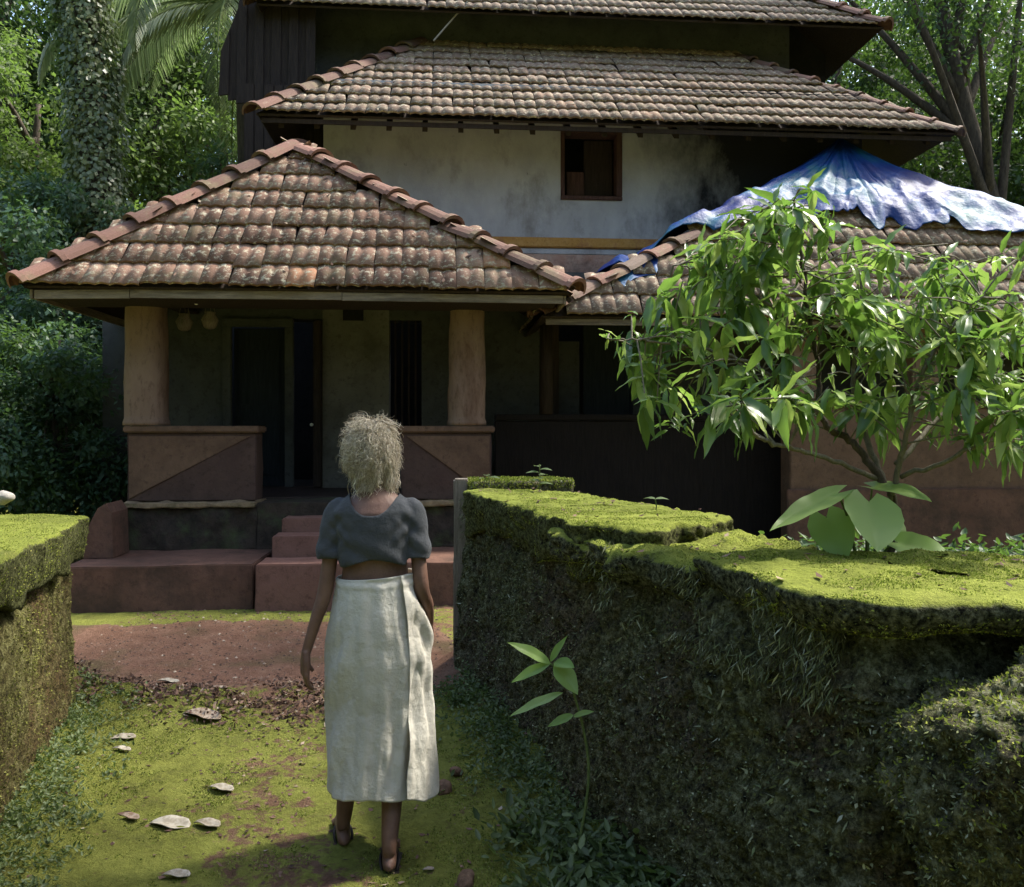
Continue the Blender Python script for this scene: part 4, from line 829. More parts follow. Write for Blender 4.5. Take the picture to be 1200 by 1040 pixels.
# taro plant behind the near slab
tb = np.array([1.10, 2.66, .92]); taro = empty('taro_plant', tuple(tb), 0, 'broad heart-leaved green plant growing behind the right wall under the sapling', 'plant')
def taro_leaf(c, tip, Wd, nrm, lab=None):
    c = np.array(c); tip = np.array(tip); L = np.linalg.norm(tip-c); V_, F_ = big_leaf(L, Wd, 'heart', .12, .10, 16, 9, .22); leaf_obj('leaf', c, tip-c, nrm, V_, F_, 'leaf_taro', taro)
    pts = bez([tb, tb*.45+c*.55+np.array([0, 0, .06]), c], 6)-tb; MB().tube(pts, np.linspace(.006, .003, len(pts)), 6).build('leaf_stalk', M['stem'], taro, True)
taro_leaf(P(982, 578, 2.55), P(906, 609, 2.35), .075, (.2, -.35, .9))
taro_leaf(P(1018, 588, 2.55), P(1032, 640, 2.38), .17, (.0, -.9, .45))
taro_leaf(P(968, 606, 2.62), P(990, 655, 2.5), .13, (-.3, -.9, .3))
taro_leaf(P(1052, 636, 2.6), P(1124, 655, 2.5), .12, (.1, -.6, .8))
taro_leaf(P(1022, 571, 2.7), P(1092, 580, 2.55), .12, (0, -.25, .95))
taro_leaf(P(1040, 598, 2.7), P(1058, 640, 2.6), .10, (.5, -.8, .3))
# young plant at foot of the wall
yb_ = np.array([.21, 2.82, float(gh1(.21, 2.82)[0])]); yp = empty('young_plant', tuple(yb_), 0, 'young long-leaved seedling leaning out from the foot of the right wall', 'plant')
st = bez([yb_, P(690, 900, 2.82), P(668, 800, 2.82), P(645, 778, 2.82)], 8); MB().tube(st-yb_, np.linspace(.006, .003, len(st)), 6).build('stem', M['stem'], yp, True)
for b, tip, w_ in (((645, 778), (598, 750), .045), ((645, 776), (662, 745), .03), ((645, 778), (598, 797), .04), ((650, 778), (678, 812), .07), ((650, 776), (672, 780), .05), ((660, 812), (596, 835), .035), ((672, 838), (642, 850), .03), ((672, 840), (694, 832), .025)):
    c = P(*b, 2.82); tp = P(*tip, 2.75+.08*random.random()); L = np.linalg.norm(tp-c); V_, F_ = big_leaf(L, w_, 'lance', .12, .15); leaf_obj('leaf', c, tp-c, (random.uniform(-.3, .3), -.6, .8), V_, F_, 'leaf_taro', yp)
# small plants on top of the right wall
for (px, py, Y_, ht, lab) in ((572, 572, 4.95, .10, 'tiny leafy seedling on the far end of the right wall beside the gate post'), (632, 572, 4.75, .17, 'taller dark seedling rising from the far part of the right wall top'), (768, 590, 3.75, .06, 'single round-leafed sprout on the back edge of the right wall top')):
    b = P(px, py, Y_); b[2] = 1.12; t = empty('wall_seedling', tuple(b), 0, lab, 'seedling'); MB().tube([(0, 0, 0), (.005, 0, ht*.5), (0, .004, ht)], .003, 5).build('stem', M['stem'], t)
    for i in range(7 if ht > .08 else 2):
        a = i*2.4; z_ = ht*(.35+.65*(i/7 if ht > .08 else 1)); L = .075 if ht > .08 else .06; V_, F_ = big_leaf(L, L*.55, 'lance', .3, .1, 8, 5); d = np.array([math.cos(a), math.sin(a)*.8, .25]); leaf_obj('leaf', b+np.array([0, 0, z_]), d, (0, -.2, 1), V_, F_, 'weed', t)

# ------------------------------------------------------------------ sapling
sb = np.array([1.16, 2.72, .90]); sap = empty('sapling', tuple(sb), 0, 'sunlit bushy sapling with long drooping leaves rising behind the right wall', 'tree')
rs = random.Random(4); branches = []
def br(pts, r0, r1, nm='branch'):
    p = bez(pts, 8); p = p+np.array([[rs.gauss(0, .003) for _ in range(3)] for _ in p]); MB().tube(p-sb, np.linspace(r0, r1, len(p)), 8).build(nm, M['bark_grey'] if nm != 'trunk' else M['bark'], sap, True); return p
t1 = br([sb, P(1048, 600, 2.72), P(1030, 560, 2.72), P(1000, 520, 2.75), P(962, 490, 2.75), P(960, 440, 2.75), P(950, 380, 2.75), P(938, 300, 2.75), P(932, 235, 2.75)], .016, .004, 'trunk')
t2 = br([P(1035, 566, 2.72), P(1010, 500, 2.82), P(1000, 440, 2.85), P(1010, 370, 2.88), P(1005, 300, 2.9)], .011, .004)
t3 = br([P(1046, 590, 2.72), P(1060, 520, 2.65), P(1075, 450, 2.62), P(1110, 390, 2.6), P(1150, 350, 2.6)], .010, .003)
t4 = br([P(1028, 562, 2.72), P(960, 533, 2.6), P(905, 520, 2.5), P(880, 505, 2.45), P(850, 480, 2.42)], .009, .003)
t5 = br([P(962, 488, 2.75), P(900, 440, 2.7), P(830, 410, 2.65), P(760, 400, 2.6), P(712, 398, 2.6)], .008, .002)
t6 = br([P(955, 400, 2.75), P(890, 350, 2.8), P(830, 320, 2.85), P(790, 310, 2.85)], .007, .002)
t7 = br([P(1050, 545, 2.7), P(1110, 480, 2.8), P(1170, 420, 2.85), P(1230, 390, 2.9)], .009, .003)
t8 = br([P(1000, 440, 2.85), P(1060, 380, 2.95), P(1100, 320, 3.0), P(1110, 285, 3.0)], .006, .002)
t9 = br([P(1055, 560, 2.7), P(1130, 530, 2.55), P(1180, 500, 2.5), P(1240, 480, 2.45)], .008, .003)
t10 = br([P(940, 330, 2.75), P(900, 280, 2.7), P(880, 260, 2.7)], .005, .002)
mains = [t1[22:], t2[6:], t3[8:], t4[12:], t5[6:], t6[4:], t7[6:], t8[4:], t9[8:], t10]
tips = []
allv = []
def sap_ok(e):
    px = 600+e[0]/e[1]*1000; py = 500-(e[2]-1.5)/e[1]*1000
    top = np.interp(px, [690, 760, 800, 850, 900, 925, 945, 970, 1000, 1050, 1100, 1150, 1250], [388, 355, 305, 268, 236, 204, 212, 262, 284, 290, 290, 290, 305])
    bot = np.interp(px, [690, 740, 780, 840, 900, 950, 1000, 1250], [410, 445, 490, 520, 485, 475, 485, 545]); return px > 700 and top < py < bot
tw = MB()
for mi, b in enumerate(mains):
    for k in range(len(b)):
        for q in range(2):
            if rs.random() < .42:
                d = unit(np.array([rs.gauss(0, 1), rs.gauss(0, .8), rs.gauss(.15, .6)])); L = rs.uniform(.08, .26); e = b[k]+d*L
                if not sap_ok(e): continue
                tw.tube([b[k]-sb, b[k]+d*L*.5+np.array([0, 0, .01])-sb, e-sb], [.003, .0025, .0018], 4); tips.append((e, d))
    tips.append((b[-1], unit(b[-1]-b[-3])))
for (px, py) in ((700, 395), (716, 400), (740, 405), (760, 440), (775, 380), (770, 470), (800, 505), (850, 520), (870, 480), (800, 330), (830, 300), (850, 270), (880, 250), (905, 240), (960, 250), (990, 290), (1030, 290), (1060, 280), (1100, 300), (1130, 270), (1150, 350), (1180, 380), (1170, 440), (1100, 420), (1060, 400), (1010, 350), (1130, 460), (790, 350), (820, 370), (845, 330), (740, 370), (1185, 470), (940, 225), (925, 260), (950, 290), (890, 300)):
    e = P(px, py, 2.7+rs.gauss(0, .12)); tips.append((e, unit(np.array([rs.gauss(0, 1), rs.gauss(0, .6), rs.gauss(.2, .5)]))))
    if not sap_ok(e): tips.pop(); continue
    j = min((np.linalg.norm(b[k]-e), mi, k) for mi, b in enumerate(mains) for k in range(len(b))); s_ = mains[j[1]][j[2]]; tw.tube([s_-sb, (s_+e)/2+np.array([0, 0, .02])-sb, e-sb], [.003, .0025, .0018], 4)
LM = []
for i in range(6):
    V_, F_ = big_leaf(1.0, .235+.025*(i % 3), 'lance', [.15, .3, .45, .55, .25, .4][i], .18, 9, 5); me = mesh_np(V_, F_); me.name = 'leaf'; me.polygons.foreach_set('use_smooth', np.ones(len(me.polygons), bool)); me.materials.append(M['leaf_sapling']); LM.append((me, V_, F_))
for q in range(145):
    e = P(rs.uniform(740, 1215), rs.uniform(205, 520), rs.uniform(2.45, 3.0)); tips.append((e, unit(np.array([rs.gauss(0, 1), rs.gauss(0, .6), rs.gauss(.2, .5)]))))
    j = min((np.linalg.norm(b[k]-e), mi, k) for mi, b in enumerate(mains) for k in range(len(b)))
    if j[0] > .35 or not sap_ok(e): tips.pop(); continue
    s_ = mains[j[1]][j[2]]; tw.tube([s_-sb, (s_+e)/2+np.array([0, 0, .02])-sb, e-sb], [.003, .0025, .0018], 4)
for e, d in tips:
    if not sap_ok(e): continue
    near_top = (500-(e[2]-1.5)/e[1]*1000) < 300; sz = rs.choice((.45, .6, .8, 1.0, 1.0))
    nl = rs.randint(5, 8)
    for q in range(nl):
        a = q*2.4+rs.random(); s_ = unit(np.cross(d, [.3, .2, 1])); u_ = np.cross(s_, d); dd = unit(d*.35+(math.cos(a)*s_+math.sin(a)*u_)*.9+np.array([0, 0, -.5])); L = rs.uniform(.085, .15)*sz
        allv.append((e-d*rs.uniform(0, .06), dd, L, rs.randrange(6)))
tw.build('twigs', M['bark_grey'], sap)
allv.sort(key=lambda t: -t[2]/t[0][1]); joined = []
for i, (b, dd, L, k) in enumerate(allv):
    s_ = unit(np.cross(dd, [0, 0, 1.]+np.array([rs.gauss(0, .3), rs.gauss(0, .3), 0]))); u_ = np.cross(s_, dd); Rm = Matrix((s_, dd, u_)).transposed()
    if i < 300:
        o = bpy.data.objects.new('leaf', LM[k][0]); COL.objects.link(o); o.parent = sap; o.matrix_local = Matrix.Translation(Vector(b-sb)) @ Rm.to_4x4() @ Matrix.Scale(L, 4)
    else: joined.append(((LM[k][1]*L) @ np.array(Rm).T+(b-sb), LM[k][2]))
o = link('foliage', mesh_np(*merge(joined)), M['leaf_sapling2'], sap, True); o['kind'] = 'stuff'; print('sapling leaves', len(allv))

# ------------------------------------------------------------------ fallen leaves, husks, stones on the path
def fallen(px, py, w, lab, cat='fallen leaf', mat='dry_leaf', rot=None):
    Y_ = 1500/(py-500); b = P(px, py, Y_); L = w/1000*Y_; V_, F_ = big_leaf(L, L*.5, 'heart', .05, .12, 10, 7)
    V_ = V_-np.array([0, L/2, 0]); V_[:, 2] += .25*np.abs(V_[:, 0])+.06*L*np.sin(V_[:, 1]/L*5); a = rot if rot is not None else R(90)+random.uniform(-.4, .4); z = float(gh1(b[0], b[1])[0])+.008
    o = link('fallen_leaf', mesh_np(V_, F_), M[mat], smooth=True); o.location = (b[0], b[1], z); o.rotation_euler = (random.uniform(-.1, .1), random.uniform(-.1, .1), a); sm = o.modifiers.new('s', 'SOLIDIFY'); sm.thickness = .003
    return tag(o, lab, cat, 'pale dry leaves lying on the path')
fallen(197, 801, 26, 'pale dry leaf lying on the red earth beyond the litter heap'); fallen(236, 850, 46, 'broad pale dry leaf at the near edge of the dark litter heap'); fallen(143, 875, 30, 'curled pale leaf on the moss close to the left wall')
fallen(258, 929, 34, 'pale leaf alone in the middle of the mossy path left of the skirt'); fallen(151, 967, 26, 'small grey leaf, leftmost of the row of three on the near moss'); fallen(198, 972, 50, 'longest grey leaf, middle of the row of three on the near moss')
fallen(242, 972, 36, 'grey leaf, rightmost of the row of three on the near moss'); fallen(206, 1027, 34, 'curled brown-edged leaf nearest the camera at the bottom of the path'); fallen(256, 826, 20, 'tiny pale leaf on top of the dark litter heap'); fallen(502, 1019, 14, 'small white petal-like leaf just right of the front sandal')
fallen(142, 888, 22, 'faded green-grey leaf just below the curled one near the left wall')
for (px, py, s, lab) in ((520, 915, .05, 'broken brown coconut husk leaning beside the skirt hem'), (535, 898, .035, 'smaller dark coconut husk piece right of the skirt hem'), (545, 1022, .04, 'dark husk scrap at the bottom of the path right of the sandals')):
    Y_ = 1500/(py+12-500); b = P(px, py, Y_); B = blob((0, 0, 0), (s, s*.7, s*.5), s*.35, int(px), 28, 18, 20); o = link('husk', mesh_np(*B), M['husk'], smooth=True); o.location = (b[0], b[1], float(gh1(b[0], b[1])[0])+s*.3); o.rotation_euler = (.3, .5, px); tag(o, lab, 'coconut husk')

# ------------------------------------------------------------------ trees and shrubs
def crown_leaves(cl, nl, rad, size, rng, flat=.75, simple=True):
    C0 = np.repeat(cl, nl, 0); n = len(C0); d = rand_dirs(n, rng); rr = rng.random(n)**.45; rad_ = np.repeat(rad, nl)
    C = C0+d*(rr*rad_)[:, None]*np.array([1, 1, flat]); D = d*.6+rand_dirs(n, rng)*.7+np.array([0, 0, -.25]); N_ = d*.5+np.array([0, 0, .7])+rand_dirs(n, rng)*.5; L = rng.uniform(.6, 1.25, n)*size
    return leaves(C, D, N_, L, L*rng.uniform(.4, .65, n), simple=simple, curl=.12)
def tree(name, label, cat, x, y, h, r, tr, mat, nclump=60, nl=260, size=.12, seed=0, base=.35, lean=(0, 0), group=None, rz=1.0, crad=.75):
    rng = np.random.default_rng(seed); t = empty(name, (x, y, 0), 0, label, cat, group); cz = h*(1+base)/2; hz = h*(1-base)/2
    d = rand_dirs(nclump, rng); rr = rng.random(nclump)**.4; cl = np.stack([d[:, 0]*r*rr, d[:, 1]*r*rr, cz+d[:, 2]*hz*rr*rz], 1)+np.array([lean[0]*.7, lean[1]*.7, 0]); cl[:, :2] *= (1+.25*rng.normal(size=(nclump, 1)))
    mb = MB(); top = np.array([lean[0], lean[1], h*.85]); p = bez([(0, 0, -.2), (lean[0]*.2+.08, lean[1]*.2, h*.3), (lean[0]*.6-.1, lean[1]*.6, h*.6), top], 7); mb.tube(p, np.linspace(tr, tr*.25, len(p)), 12)
    for c in cl[rng.choice(nclump, min(14, nclump), False)]:
        k = rng.integers(len(p)//3, len(p)-2); mb.tube(bez([p[k], (p[k]+c)/2+np.array([0, 0, .15]), c], 5), np.linspace(tr*.35, tr*.06, 11), 6)
    mb.build('trunk', M['bark'], t, True)
    link('crown', mesh_np(*crown_leaves(cl, nl, rng.uniform(.55, 1.2, nclump)*crad, size, rng)), M[mat], t); return t
# left side
def atp(px, Y): return (px-600)/1000*Y, Y
x_, y_ = atp(70, 9.4); tree('dark_shrub', 'dense dark shrub filling the space left of the porch pillar', 'shrub', x_, y_, 2.9, 1.0, .06, 'leaf_blue', 46, 420, .075, 1, base=0, crad=.42)
x_, y_ = atp(-30, 8.9); tree('dark_shrub', 'dense dark shrub at the left edge above the left garden wall', 'shrub', x_, y_, 2.7, .9, .06, 'leaf_dark', 36, 380, .07, 2, base=0, crad=.42)
x_, y_ = atp(120, 10.6); tree('dark_shrub', 'low dark shrub under the left eave of the porch', 'shrub', x_, y_, 2.6, .7, .05, 'leaf_dark', 26, 380, .08, 3, base=0, crad=.42)
x_, y_ = atp(20, 11.5); tree('bush', 'blue-green bush rising behind the left corner of the porch roof', 'bush', x_, y_, 5.0, 1.5, .1, 'leaf_blue', 60, 380, .09, 4, base=.2, crad=.5)
x_, y_ = atp(175, 12.8); tree('bush', 'mid-green bush between ivy trunk and porch roof ridge', 'bush', x_, y_, 4.9, 1.1, .1, 'leaf_mid', 46, 340, .10, 5, base=.2, crad=.5)
x_, y_ = atp(255, 12.6); tree('bush', 'pale flowering bush showing between porch roof and dark gable', 'bush', x_, y_, 5.6, .7, .08, 'leaf_blue', 34, 340, .10, 6, base=.3, crad=.42)
x_, y_ = atp(45, 14.5); tree('leafy_tree', 'yellow-green tree left of the ivy-covered trunk', 'tree', x_, y_, 8.2, 1.5, .18, 'leaf_bright', 60, 300, .10, 7, base=.35, crad=.55)
x_, y_ = atp(5, 16.5); tree('leafy_tree', 'dark tall tree at the upper left edge of the photo', 'tree', x_, y_, 12, 2.4, .3, 'leaf_dark', 90, 300, .13, 8, base=.3, crad=.8)
x_, y_ = atp(185, 18); tree('leafy_tree', 'bright green tree right of the ivy-covered trunk', 'tree', x_, y_, 13, 2.2, .25, 'leaf_bright', 100, 300, .13, 9, base=.3, crad=.75)
x_, y_ = atp(100, 20); tree('leafy_tree', 'mid-green tall tree hidden partly by the ivy trunk', 'tree', x_, y_, 14, 2.6, .3, 'leaf_mid', 90, 280, .15, 10, base=.25, crad=.9)
x_, y_ = atp(265, 19); tree('leafy_tree', 'mid-green tree behind the palm fronds', 'tree', x_, y_, 11, 2.0, .25, 'leaf_mid', 80, 280, .14, 12, base=.2, crad=.8)
# ivy clad trunk
x_, y_ = atp(112, 12); iv = empty('ivy_covered_tree', (x_, y_, 0), 0, 'tall trunk thickly wrapped in ivy left of the house', 'tree'); rng = np.random.default_rng(40)
p = bez([(0.25, 0, -.2), (.15, 0, 3), (-.05, 0, 6), (-.3, 0, 9), (-.4, 0, 12)], 10); MB().tube(p, np.linspace(.24, .16, len(p)), 12).build('trunk', M['bark'], iv, True)
n = 26000; s = rng.random(n); k = s*(len(p)-1); i0 = k.astype(int).clip(0, len(p)-2); c = p[i0]+(p[i0+1]-p[i0])*(k-i0)[:, None]; a = rng.random(n)*2*PI; bulge = .34+.16*fbm(np.stack([np.cos(a), np.sin(a), c[:, 2]*.6], 1), 1.5, 3, 4)+rng.normal(0, .05, n)
o_ = np.stack([np.cos(a), np.sin(a), 0*a], 1); C = c+o_*bulge[:, None]; L = rng.uniform(.05, .095, n)
link('ivy', mesh_np(*leaves(C, o_*.35+rand_dirs(n, rng)*.5+np.array([0, 0, -.7]), o_+rand_dirs(n, rng)*.4, L, L*.8, simple=True, curl=.1)), M['leaf_ivy'], iv)
# palm
def palm(x, y, h, label, seed, nf=22, Lf=3.7):
    rr = random.Random(seed); t = empty('palm_tree', (x, y, 0), 0, label, 'palm'); p = bez([(0, 0, -.2), (.15, 0, h*.4), (.05, .1, h*.8), (0, 0, h)], 8); MB().tube(p, np.linspace(.19, .12, len(p)), 12).build('trunk', M['bark'], t, True)
    for f in range(nf):
        a = f/nf*2*PI+rr.uniform(-.2, .2); e0 = R(rr.choice([55, 35, 15, 0])+rr.uniform(-8, 8)); L = Lf*rr.uniform(.85, 1.1); pts = []; pos = np.array([0, 0, h*1.]); e = e0
        for k in range(16): pts.append(pos.copy()); pos = pos+L/15*np.array([math.cos(a)*math.cos(e), math.sin(a)*math.cos(e), math.sin(e)]); e -= R(5.5+k*.35)
        pts = np.array(pts); V1, F1 = [], []; C, D, N_, Ls = [], [], [], []
        dense = bez(pts, 5); tg = unit(np.gradient(dense, axis=0)); side = unit(np.cross(tg, [0, 0, 1.])); m = len(dense)
        for k in range(5, m):
            w = math.sin(PI*min(1, (k/m)*.9+.12))**.7
            for s in (-1, 1): C.append(dense[k]); D.append(side[k]*s*.8+tg[k]*.55+np.array([0, 0, -.45+rr.uniform(-.15, .1)])); N_.append([0, 0, 1.]); Ls.append(.62*w*rr.uniform(.85, 1.1))
        lv = leaves(np.array(C), np.array(D), np.array(N_), np.array(Ls), .038, simple=False, curl=.18)
        fo = link('frond', mesh_np(*lv), M['leaf_pale'], t); MB().tube(pts, np.linspace(.028, .006, len(pts)), 5).build('frond_rib', M['stem'], fo, True)
x_, y_ = atp(282, 13.2); palm(x_, y_, 8.0, 'coconut palm whose grey-green fronds droop left of the dark gable', 3)
x_, y_ = atp(225, 21); palm(x_, y_, 12.2, 'farther palm with fronds showing at the top left between trees', 7)
# right side
x_, y_ = atp(1205, 14); tree('leaning_tree', 'dark leaning tree with bare trunk above the blue tarpaulin', 'tree', x_, y_, 12, 2.2, .26, 'leaf_dark', 60, 300, .10, 14, base=.55, lean=(-1.6, .3), crad=.7)
for i, (px, Y_, h, r, mt, lab, base) in enumerate(((985, 17, 11, 2.0, 'leaf_dark', 'green tree just behind the right end of the top roof', .1), (1075, 19, 13, 2.2, 'leaf_dark', 'dark tree between top roof corner and the leaning tree', .15), (1160, 17, 9, 2.0, 'leaf_dark', 'dark bushy tree behind the slope of the tarpaulin', .05), (1245, 16, 10, 2.0, 'leaf_dark', 'dark-green tree at the right edge of the photo', .1), (1020, 15, 6.2, 1.4, 'leaf_mid', 'green bush peeping over the right hip of the middle roof', .1), (1120, 21, 14, 2.5, 'leaf_mid', 'brighter tree deep behind the leaning trunk', .3))):
    x_, y_ = atp(px, Y_); tree('background_tree', lab, 'tree', x_, y_, h, r, .2, mt, 80, 260, .12, 50+i, base=base, crad=.75)
# surrounding wood: one mass all round the plot
rng = np.random.default_rng(99); n = 2400; a = rng.uniform(0, 2*PI, n); rr = rng.uniform(23, 30, n); zc = rng.uniform(.5, 16, n); cl = np.stack([rr*np.sin(a), 8+rr*np.cos(a), zc], 1)
n = 2600; x = rng.uniform(-3, .2, n); y = rng.uniform(4.7, 7.0, n); z = ground_h(x, y); sz = rng.uniform(.004, .014, n)
Vp = []; o8 = np.array([[1, 0, 0], [0, 1, 0], [-1, 0, 0], [0, -1, 0], [0, 0, .7]])
J = o8[None]*(.7+.5*rng.random((n, 5, 1)))*sz[:, None, None]+np.stack([x, y, z], 1)[:, None]; fb = np.array([[0, 1, 4], [1, 2, 4], [2, 3, 4], [3, 0, 4]])
tag(link('grit', mesh_np(J.reshape(-1, 3), (np.arange(n)[:, None, None]*5+fb).reshape(-1, 3)), M['litter']), 'small dark grit strewn over the red earth yard', 'grit', kind='stuff')
wd = crown_leaves(cl, 95, rng.uniform(1.1, 2.2, len(cl)), .42, rng); tag(link('surrounding_wood', mesh_np(*wd), M['leaf_mid']), 'dense green wood surrounding the house plot on all sides', 'wood', kind='stuff')
# ------------------------------------------------------------------ unseen tree added outside the frame to shade the yard and path
def shade_tree(name, label, base, centres, leafn, size, seed, mat='leaf_mid', rad=(.3, .6), tr=.22):
    rng = np.random.default_rng(seed); t = empty(name, (base[0], base[1], 0), 0, label, 'tree'); b = np.array([base[0], base[1], 0.]); cl = centres-b; m = cl.mean(0)
    p = bez([(0, 0, -.2), (.1, 0, 2.5), (.05, .1, 5), (m[0]*.3, m[1]*.3, m[2]+.2)], 8); mb = MB(); mb.tube(p, np.linspace(tr, tr*.4, len(p)), 12)
    for c in cl[::3]: mb.tube(bez([p[-6], (p[-6]+c)/2+np.array([0, 0, .4]), c], 5), np.linspace(tr*.3, .015, 11), 6)
    mb.build('trunk', M['bark'], t, True); link('crown', mesh_np(*crown_leaves(cl, leafn, rng.uniform(*rad, len(cl)), size, rng)), M[mat], t)
rng = np.random.default_rng(64); n = 46
cc = np.stack([rng.uniform(1.9, 3.75, n), rng.uniform(5.1, 8.4, n), rng.uniform(6.9, 8.0, n)], 1)
cc = np.vstack([cc, np.array([[3.35, 4.35, 7.1], [2.95, 4.3, 7.2], [3.15, 4.65, 7.3], [2.6, 4.15, 7.1], [2.3, 4.0, 7.3]]), np.stack([rng.uniform(1.4, 3.4, 5), rng.uniform(4.2, 5.1, 5), rng.uniform(6.9, 8.0, 5)], 1)])
shade_tree('added_shade_tree', 'unseen broadleaf tree added beyond the right wall to shade the path', (6.8, 6.2), cc, 75, .15, 65)
# ------------------------------------------------------------------ the woman
wo = empty('person', (-.47, 3.0, .0), 0, 'woman with tousled grey-blond hair walking towards the house in charcoal blouse and white wrapped skirt', 'person')
gz = float(gh1(-.5, 3.0)[0]); wo.location.z = gz-.005; wo.location.y = 3.02; wo.location.x = -.484; wo.scale = (.945, .96, .995)
def loft(secs, n=20):
    """secs: (cx,cy,cz,rx,ry) stacked in z"""
    a = np.linspace(0, 2*PI, n, endpoint=False); V = np.array([(c[0]+c[3]*math.cos(t), c[1]+c[4]*math.sin(t), c[2]) for c in secs for t in a]); m = len(secs)
    F = [(i*n+j, i*n+(j+1) % n, (i+1)*n+(j+1) % n, (i+1)*n+j) for i in range(m-1) for j in range(n)]+[list(range(n))[::-1], list(range((m-1)*n, m*n))]; return V, F
def remeshed(mb, voxel, smooth=4, name='body'):
    me = bpy.data.meshes.new('tmp'); me.from_pydata(mb.v, [], mb.f); bm = bmesh.new(); bm.from_mesh(me); bmesh.ops.recalc_face_normals(bm, faces=bm.faces[:]); bm.to_mesh(me); bm.free()
    o = bpy.data.objects.new('tmp', me); COL.objects.link(o); m = o.modifiers.new('r', 'REMESH'); m.mode = 'VOXEL'; m.voxel_size = voxel; m.adaptivity = 0
    s = o.modifiers.new('s', 'SMOOTH'); s.iterations = smooth; s.factor = .5; dg = bpy.context.evaluated_depsgraph_get(); ev = o.evaluated_get(dg); out = bpy.data.meshes.new_from_object(ev); bpy.data.objects.remove(o); out.name = name; return out
hs = 1.0
TOR = [(0, 0, .76, .13, .10), (0, 0, .84, .150, .115), (0, 0, .92, .145, .11), (0, 0, 1.0, .125, .095), (0, 0, 1.06, .118, .090), (0, 0, 1.12, .125, .094), (0, -.005, 1.18, .138, .096), (0, -.008, 1.23, .150, .088), (0, -.008, 1.262, .122, .070), (0, 0, 1.285, .085, .06), (-.002, .01, 1.31, .052, .052), (-.006, .02, 1.35, .045, .048), (-.010, .025, 1.38, .045, .05)]
SL, SR = (-.138, -.005, 1.208), (.138, -.005, 1.208)
EL, ER = (-.182, -.03, .945), (.178, -.03, .955); WL, WR_ = (-.247, -.055, .735), (.190, .13, .80)
def limb(mb, pts, rad, n=14, k=6): p = bez(pts, k); r = np.interp(np.linspace(0, 1, len(p)), np.linspace(0, 1, len(rad)), rad); mb.tube(p, r, n)
def hand(mb, w, d, side, back):   # w wrist, d direction, back = back of hand normal
    w = np.array(w); d = unit(np.array(d, float)); s = unit(np.cross(d, back)); b = np.cross(s, d)
    pts = [w, w+d*.03, w+d*.075]; V_, F_ = [], []
    for off in (-.018, 0, .018): mb.tube([w-d*.01+s*off*.4, w+d*.03+s*off, w+d*.078+s*off*1.3], [.015, .016, .013], 10)
    for i, (o_, L, c) in enumerate(((-.030, .055, .55), (-.011, .066, .5), (.009, .070, .5), (.028, .062, .45))):
        p0 = w+d*.072+s*o_; q = [p0-d*.01]; cur = p0; dd = d.copy()
        for j, f in enumerate((.45, .32, .23)): dd = unit(dd-b*c*(.55+.25*j)); cur = cur+dd*L*f; q.append(cur)
        mb.tube(bez(q, 3), np.linspace(.0092, .0068, 10), 9)
    t0 = w+d*.02+s*.024*side; q = [t0, t0+unit(d*.6+s*.75*side-b*.3)*.03, t0+unit(d*.85+s*.55*side-b*.5)*.055, t0+unit(d*.95+s*.35*side-b*.65)*.075]; mb.tube(bez(q, 3), np.linspace(.013, .008, 10), 9)
body = MB(); body.add(*loft(TOR, 24))
# head with face, looking away (+y), slightly tilted
hc = np.array([-.014, .035, 1.435]); V_, F_ = blob((0, 0, 0), (.070, .085, .100), .0, 1, 32, 22); V_[:, 1] = np.where(V_[:, 2] < -.02, V_[:, 1]+(-.02-V_[:, 2])*.25, V_[:, 1]); V_[:, 0] *= 1-.25*np.clip(-V_[:, 2]/.1, 0, 1)
FF = [tuple(f) for f in F_]; nv = 22; FF += [[i*nv for i in range(32)], [i*nv+nv-1 for i in range(32)]]; body.add(V_+hc, FF)
body.tube([hc+(0, .075, .03), hc+(0, .092, .005), hc+(0, .102, -.018), hc+(0, .088, -.028)], [.008, .011, .014, .008], 10)
body.tube([hc+(-.03, .08, .03), hc+(0, .088, .034), hc+(.03, .08, .03)], [.007, .008, .007], 8)
body.tube([hc+(-.02, .088, -.052), hc+(0, .096, -.05), hc+(.02, .088, -.052)], [.005, .009, .005], 8)
for s in (-1, 1): body.tube([hc+(s*.068, .0, .02), hc+(s*.078, -.008, .012), hc+(s*.078, -.006, -.012), hc+(s*.068, .003, -.025)], [.008, .010, .009, .006], 8)
for sg, S_, E_, F_, W_ in ((-1, SL, EL, (-.212, -.045, .85), WL), (1, SR, ER, (.192, .045, .885), WR_)):
    limb(body, [(sg*.09, 0, 1.235), S_, (sg*.162, -.02, 1.08), E_, F_, W_], [.048, .044, .034, .0285, .029, .026, .021, .0175], 14, 8)
hand(body, WL, (-.05, .05, -1), 1, (-.9, -.4, 0)); hand(body, WR_, (-.02, .55, -.7), -1, (.9, .1, .1))
FL = np.array([-.135, .10, .0]); FR = np.array([.062, -.10, .0])
